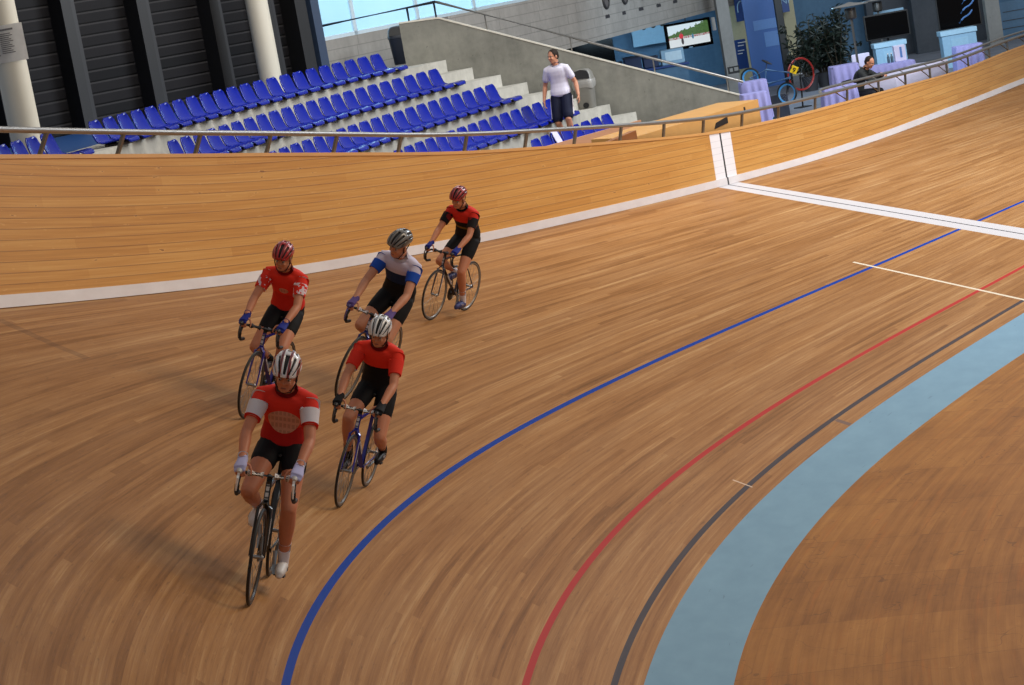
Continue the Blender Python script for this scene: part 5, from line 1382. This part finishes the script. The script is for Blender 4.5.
# rearmost rider
M5 = track_matrix(11.7, 4.867, rad(18), .91)
b, pv = road_bike('track_bicycle', 'dark racing bicycle of the rearmost rider near the timber wall', M5, (44, 40, 60), (190, 186, 190), (52, 48, 56), rad(-70), (40, 38, 44), (120, 116, 112))
rider('rearmost rider in red helmet and black jersey with red shoulders', M5, SKIN2, pv, dict(key='red_back', shorts=BLK, bib=.24, jersey=lambda P, Cc: mat_jersey('jersey_fifth', P, Cc, [(0, (24, 22, 24)), (.40, (110, 84, 30)), (.47, (30, 22, 24)), (.66, (212, 48, 36))], None),
      sleeve=.66, sleeve_m=patt('black_red', (26, 22, 24), (120, 24, 24), 9, .58), sock=WHT, shoe=c_('shoe_blue', (60, 64, 110), .4), strap=WHT, glove=DBLU, collar=BLK, helmet=((160, 24, 32), (130, 18, 26), (90, 14, 20))))

# ------------------------------------------------------------------ standing and seated people
def figure(label, loc, rz, skin_rgb, J, opt, scale=1.0, chair=False):
    """J: joints in local space, x forward: pelvis, chest, neck, head, look, and per side shoulder.. foot"""
    root = thing('person', label, 'person', loc, rz); root.scale = (scale,) * 3
    sk = skin('skin_%d_%d_%d' % skin_rgb, skin_rgb); P = Vector(J['pelvis']); Ct = Vector(J['chest']); Nk = Vector(J['neck']); hc = Vector(J['head']); HM = [None]; S = Vector(J.get('side', (0, 1, 0)))
    ax = (Ct - P).normalized(); K = {}
    for y in (1, -1):
        sh = Ct - ax * .045 + Vector((0, .170 * y, 0)); wr = Vector(J['wrist'][y]); el = ik(sh, wr, .30, .265, Vector(J['elbow'][y])); hip = P + Vector((0, .092 * y, -.06)); ank = Vector(J['ankle'][y]); kn = ik(hip, ank, .44, .43, Vector(J.get('knee', (1, .05 * y, 0)) if not isinstance(J.get('knee'), dict) else J['knee'][y]))
        K[y] = (sh, el, wr, hip, kn, ank)
    def body(bm):
        sect(bm, torso_secs(P, Ct, S, Nk))
        for y in (1, -1):
            sh, el, wr, hip, kn, ank = K[y]
            limb(bm, [Ct - ax * .02 + Vector((0, .09 * y, 0)), sh, sh.lerp(el, .4), el], [.055, .058, .048, .039]); limb(bm, [el, el.lerp(wr, .3), wr], [.039, .042, .027])
            hf_ = Vector(J['fingers'][y]); hand(bm, wr, hf_, Vector(J['palm'][y]), Vector(J['little'][y]), J.get('curl', .7))
            limb(bm, [hip, hip.lerp(kn, .45), kn], [.090, .078, .056]); limb(bm, [kn, kn.lerp(ank, .3), ank], [.054, .058, .036])
            limb(bm, [ank + Vector((-.03, 0, -.04)), ank + Vector((.10, .01 * y, -.055)), ank + Vector((.17, .015 * y, -.062))], [.034, .034, .022])
        HM[0] = head_geo(bm, hc, J['look'], J.get('up', (0, 0, 1)), Nk)
    link_mesh('body', me_from('body', body, .0075, 3), root, sk); face_parts(root, HM[0], sk)
    def top(bm):
        sect(bm, torso_secs(P, Ct, S, Nk, .016, -.10 if opt['untucked'] else .10, 1.02))
        for y in (1, -1):
            sh, el, wr = K[y][:3]
            if opt['long']: limb(bm, [Ct - ax * .02 + Vector((0, .09 * y, 0)), sh, sh.lerp(el, .5), el], [.068, .070, .060, .054]); limb(bm, [el, el.lerp(wr, .4), el.lerp(wr, .92)], [.054, .052, .040])
            else: limb(bm, [Ct - ax * .02 + Vector((0, .09 * y, 0)), sh, sh.lerp(el, .55)], [.068, .072, .066])
    tp = link_mesh(opt['top_name'], me_from('top', top, .010, 3), root, opt['top'])
    bm = BM(); tube(bm, [Nk - ax * .04, Nk + (hc - Nk).normalized() * .035], [.088, .072], 18, cap=False); bmesh.ops.solidify(bm, geom=bm.faces[:], thickness=.008); obj('collar', bm, opt['top'], tp)
    def legs(bm):
        sect(bm, torso_secs(P, Ct, S, Nk, .010, -.10, .20))
        for y in (1, -1):
            hip, kn, ank = K[y][3:]
            if opt['trousers']: limb(bm, [hip, hip.lerp(kn, .5), kn], [.104, .094, .076]); limb(bm, [kn, kn.lerp(ank, .5), kn.lerp(ank, .93)], [.074, .068, .058])
            else: limb(bm, [hip, hip.lerp(kn, .5), hip.lerp(kn, .84)], [.106, .102, .098])
    lg = link_mesh('trousers' if opt['trousers'] else 'shorts', me_from('legs', legs, .010, 3), root, opt['legs'])
    if opt.get('stripe'):
        for y in (1, -1):
            hip, kn = K[y][3:5]; bm = BM(); tube(bm, [hip.lerp(kn, q) + Vector((0, .101 * y, 0)) for q in (.0, .3, .6, .84)], .012, 6); obj('side_stripe', bm, opt['stripe'], lg)
    for y in (1, -1):
        ank = K[y][5]
        def shoe(bm): limb(bm, [ank + Vector((-.045, 0, -.050)), ank + Vector((.07, .01 * y, -.045)), ank + Vector((.175, .015 * y, -.060))], [.040, .044, .030])
        link_mesh('shoe', me_from('shoe', shoe, .009, 2), root, opt['shoe'])
    Mx, s = HM[0]
    def hair(bm):
        bmesh.ops.create_uvsphere(bm, u_segments=20, v_segments=14, radius=1, matrix=Mx @ Matrix.Translation((-.018, 0, .040)) @ Matrix.Diagonal((.103, .083, .090, 1)))
        bmesh.ops.create_uvsphere(bm, u_segments=20, v_segments=14, radius=1, matrix=Mx @ Matrix.Translation((-.045, 0, -.005)) @ Matrix.Diagonal((.070, .080, .070, 1)))
    me = me_from('hair', hair, .008, 1); bm = BM(); bm.from_mesh(me)
    inv = Mx.inverted()
    dele = [f for f in bm.faces if (lambda c: c.x > opt.get('hairline', .05) + .35 * min(0, c.z - .06) or c.z < -.06)(inv @ f.calc_center_median())]
    bmesh.ops.delete(bm, geom=dele, context='FACES'); obj('hair', bm, opt['hair'], root)
    return root
# man walking down the stair in white polo shirt
mp = arc(OFF[3] * SP + 1.02, 3.47, EZ[4])

man = figure('standing man in white polo shirt and navy shorts among the blue seats', (mp.x, mp.y, EZ[4]), math.atan2(CAM_O.y - mp.y, CAM_O.x - mp.x) - rad(14), SKIN3,
    dict(pelvis=(0, 0, .93), chest=(.03, 0, 1.40), neck=(.035, 0, 1.455), head=(.075, -.01, 1.585), look=(.85, -.52, -.10), wrist={1: (.10, .33, .865), -1: (.06, -.30, .86)}, elbow={1: (-1, .25, 0), -1: (-1, -.3, 0)}, ankle={1: (.10, .11, .09), -1: (-.12, -.09, .10)}, knee={1: (1, .1, 0), -1: (1, -.05, 0)},
         fingers={1: (.15, .05, -1), -1: (.2, -.02, -1)}, palm={1: (0, -1, 0), -1: (0, 1, 0)}, little={1: (-1, 0, 0), -1: (-1, 0, 0)}, curl=.6),
    dict(top=c_('polo_white', (214, 210, 226)), top_name='polo_shirt', untucked=True, long=False, legs=c_('shorts_navy', (22, 26, 48)), trousers=False, stripe=WHT, shoe=c_('trainer', (190, 188, 186)), hair=c_('hair_brown', (40, 30, 24))), 1.05)
# man leaning on the railing
sp_ = wall_pt(-9.7, 1.0, 1.02); 
sit = figure('seated man in dark jacket leaning forward on the railing', (sp_.x, sp_.y, Z_CON), rad(88), SKIN3,
    dict(pelvis=(0, 0, .56), chest=(.22, 0, .985), neck=(.27, 0, 1.03), head=(.37, .0, 1.13), look=(.86, -.1, -.5), up=(.5, 0, .86), wrist={1: (.62, .02, .86), -1: (.60, -.06, .88)}, elbow={1: (-.2, 1, -.8), -1: (-.2, -1, -.8)}, ankle={1: (.36, .14, .09), -1: (.30, -.14, .09)}, knee={1: (1, .2, .6), -1: (1, -.2, .6)},
         fingers={1: (.8, -.6, -.1), -1: (.8, .6, -.1)}, palm={1: (-.1, -.4, -1), -1: (-.1, .4, -1)}, little={1: (.6, .6, 0), -1: (.6, -.6, 0)}, curl=.9),
    dict(top=c_('jacket_dark', (44, 46, 46)), top_name='jacket', untucked=True, long=True, legs=c_('trousers_dark', (34, 34, 40)), trousers=True, shoe=BLK, hair=c_('hair_dark', (44, 34, 28)), hairline=.02), 1.0)
ch_ = thing('cafe_chair', 'dark chair under the seated man by the railing', 'chair', (sp_.x, sp_.y, Z_CON), rad(88))
bm = BM(); box(bm, (0, 0, .43), (.42, .42, .035), bev=.01); obj('seat', bm, M_BLACK, ch_)
bm = BM(); box(bm, (-.215, 0, .68), (.03, .42, .30), bev=.01); obj('backrest', bm, M_BLACK, ch_)
for x in (-.2, .19):
    for y in (-.19, .19): bm = BM(); tube(bm, [(x, y, 0), (x, y, .43 if x > 0 else .80)], .014, 8); obj('leg', bm, M_POST, ch_)
# ------------------------------------------------------------------ display bicycle and red wheel by the banner
q_ = at_depth(766, 92, 50.0)
Zb = 50.0; rw = at_depth(750.5, 78, Zb + .1); fw_ = at_depth(787, 93.5, Zb - .1)
X = (fw_ - rw).normalized(); Y = Vector((0, 0, 1)).cross(X).normalized(); Zv = X.cross(Y); wb = (fw_ - rw).length
MB_ = Matrix(((X.x, Y.x, Zv.x, rw.x), (X.y, Y.y, Zv.y, rw.y), (X.z, Y.z, Zv.z, rw.z), (0, 0, 0, 1)))
bx = thing('stunt_bicycle', 'small blue bicycle tilted on a stand before the banner', 'bicycle', mat=MB_)
M_BMX = plain('bmx_pale_blue', (104, 142, 186), .3, .2); M_BRIM = plain('bmx_rim_blue', (70, 150, 215), .35); k_ = wb / .95
wheel(bx, (0, 0, 0), .225, .022, M_TYRE, M_BRIM, 18, spoke_r=.002, rimdepth=.035); wheel(bx, (wb, 0, 0), .255, .022, M_TYRE, M_BRIM, 18, axis=(.35, 1, 0), spoke_r=.002, rimdepth=.035)
bm = BM(); hd = Vector((wb - .10, 0, .45)); hd0 = Vector((wb - .08, 0, .33)); bb_ = Vector((.36, 0, .0)); st_ = Vector((.25, 0, .30))
for a_, b_, r_ in ((hd0, hd, .034), (st_, hd, .026), (bb_, hd0, .034), (bb_, st_, .026)): tube(bm, [a_, b_], r_, 10)
for y in (1, -1): tube(bm, [st_, (0, .06 * y, 0)], .010, 8); tube(bm, [bb_, (0, .06 * y, 0)], .011, 8)
obj('frame', bm, M_BMX, bx)
bm = BM()
for y in (1, -1): tube(bm, [hd0 + Vector((0, .03 * y, -.02)), (wb - .03, .06 * y, .12), (wb, .065 * y, 0)], [.014, .013, .010], 8)
obj('fork', bm, M_BLACK, bx)
bm = BM(); tube(bm, [st_, st_ + Vector((-.03, 0, .14))], .013, 8); obj('seat_post', bm, M_ALU, bx)
bm = BM(); ell(bm, st_ + Vector((-.04, 0, .16)), (.13, .05, .025)); obj('saddle', bm, M_HOOD, bx)
bm = BM(); tube(bm, [hd, hd + Vector((-.02, 0, .08))], .018, 8); tube(bm, [hd + Vector((-.10, -.34, .24)), hd + Vector((-.04, -.22, .25)), hd + Vector((.0, -.06, .09)), hd + Vector((.0, .06, .09)), hd + Vector((-.04, .22, .25)), hd + Vector((-.10, .34, .24))], .013, 8); tube(bm, [hd + Vector((-.03, -.19, .20)), hd + Vector((-.03, .19, .20))], .010, 8); obj('handlebar', bm, M_BLACK, bx)
bm = BM(); box(bm, hd + Vector((.06, -.06, .10)), (.15, .02, .17), rot=Matrix.Rotation(rad(18), 4, 'Z'), bev=.008); npl = obj('number_plate', bm, plain('plate_yellow', (236, 196, 24), .4), bx, smooth=False); 
cv2 = bpy.data.curves.new('digit', 'FONT'); cv2.body = '9'; cv2.size = .15; cv2.extrude = .004; cv2.align_x = 'CENTER'
tmp = bpy.data.objects.new('digit', cv2); C.objects.link(tmp); dg = bpy.context.evaluated_depsgraph_get(); dg.update(); lm = bpy.data.meshes.new_from_object(tmp.evaluated_get(dg)); bpy.data.objects.remove(tmp)
o = link_mesh('digit', lm, npl, M_BLACK, False); o.rotation_euler = (rad(90), 0, rad(18)); o.location = hd + Vector((.063, -.074, .045))
bm = BM(); lathe(bm, [(.02, -.004), (.075, -.004), (.075, .004), (.02, .004)], 24, Matrix.Translation(bb_ - Vector((0, .05, 0))) @ Matrix.Rotation(rad(90), 4, 'X')); tube(bm, [bb_ + Vector((.15, -.07, -.05)), bb_ + Vector((0, -.06, 0)), bb_ + Vector((0, .06, 0)), bb_ + Vector((-.15, .07, .05))], .011, 8); obj('crankset', bm, M_ALU, bx)
# plinth under the bicycle
sx = at_depth(770, 100, 50.3); ph_ = at_depth(770, 96, 50.3).z - Z_CON
pt_ = thing('display_plinth', 'pale blue and black display plinth under the small bicycle', 'plinth', (sx.x, sx.y, Z_CON), FACE_RZ)
bm = BM(); box(bm, (-.13, .1, ph_ / 2), (.26, .4, ph_), bev=.01); obj('pale_block', bm, plain('plinth_blue', (120, 190, 224), .4), pt_, smooth=False)
bm = BM(); box(bm, (.20, .12, ph_ / 2), (.38, .4, ph_), bev=.01); obj('dark_block', bm, plain('plinth_dark', (54, 60, 74), .4), pt_, smooth=False)
bm = BM(); tube(bm, [(-.05, .1, ph_), (-.05, .1, ph_ + .25)], .025, 10); obj('support', bm, M_BLACK, pt_)
rc = at_depth(801, 74, 52.5); rd = thing('bicycle_wheel', 'large red rimmed wheel beside the black post', 'wheel', (rc.x, rc.y, rc.z), FACE_RZ + rad(28))
M_RRIM = plain('rim_red', (140, 30, 22), .35)
wheel(rd, (0, 0, 0), .385, .016, M_RRIM, M_RRIM, 20, spoke_r=.002, rimdepth=.016)
bm = BM(); tube(bm, [(0, .05, 0), (0, .07, -.35), (0, .12, Z_CON - rc.z + .02)], .02, 8); box(bm, (0, .12, Z_CON - rc.z + .012), (.3, .3, .024)); obj('stand', bm, M_BLACK, rd)

# ------------------------------------------------------------------ light
w = bpy.data.worlds.new('world'); sc.world = w; w.use_nodes = True
nt = w.node_tree; bg = nt.nodes['Background']
bg.inputs[0].default_value = (0.76, 0.79, 0.81, 1); bg.inputs[1].default_value = 0.36
def area(name, loc, target, size, energy, col, sy=None):
    l = bpy.data.lights.new(name, 'AREA'); l.energy = energy; l.color = col; l.size = size
    if sy: l.shape = 'RECTANGLE'; l.size_y = sy
    o = bpy.data.objects.new(name, l); C.objects.link(o); o.location = loc
    d = Vector(target) - Vector(loc); o.rotation_euler = d.to_track_quat('-Z', 'Y').to_euler(); return o
area('roof_lamp_infield', (10, 12, 13), (15, -1, 1), 8, 1350, (1.0, 0.80, 0.58))
area('roof_lamp_straight', (-7, 3, 13), (-4, -6, 1), 9, 3600, (0.86, 0.93, 1.0))
area('roof_lamp_tribune', (4, -7, 13), (2, -13, 3), 7, 900, (1.0, 0.95, 0.88))
area('daylight_windows', tuple(W0 + wd * 12 + wn * 4.0 + Vector((0, 0, 2.0))), tuple(W0 + wd * 12 + Vector((0, 0, 1.6))), 30, 2000, (0.72, 0.90, 1.0), 5)
def under(px, py, Z, z):
    p = at_depth(px, py, Z); return (p.x, p.y, z)
area('gallery_fill', under(640, 20, 63.2, 3.75), under(645, 60, 66, 2.0), 3.0, 110, (0.55, 0.80, 1.0), 1.0)  # added cool fill that brightens the bay under the gallery, no real fitting
area('concourse_fill', under(840, 0, 52, 5.6), under(860, 60, 64, 2.0), 5.0, 260, (0.55, 0.78, 1.0), 2.0)  # added blue fill for the concourse room, not an actual lamp there
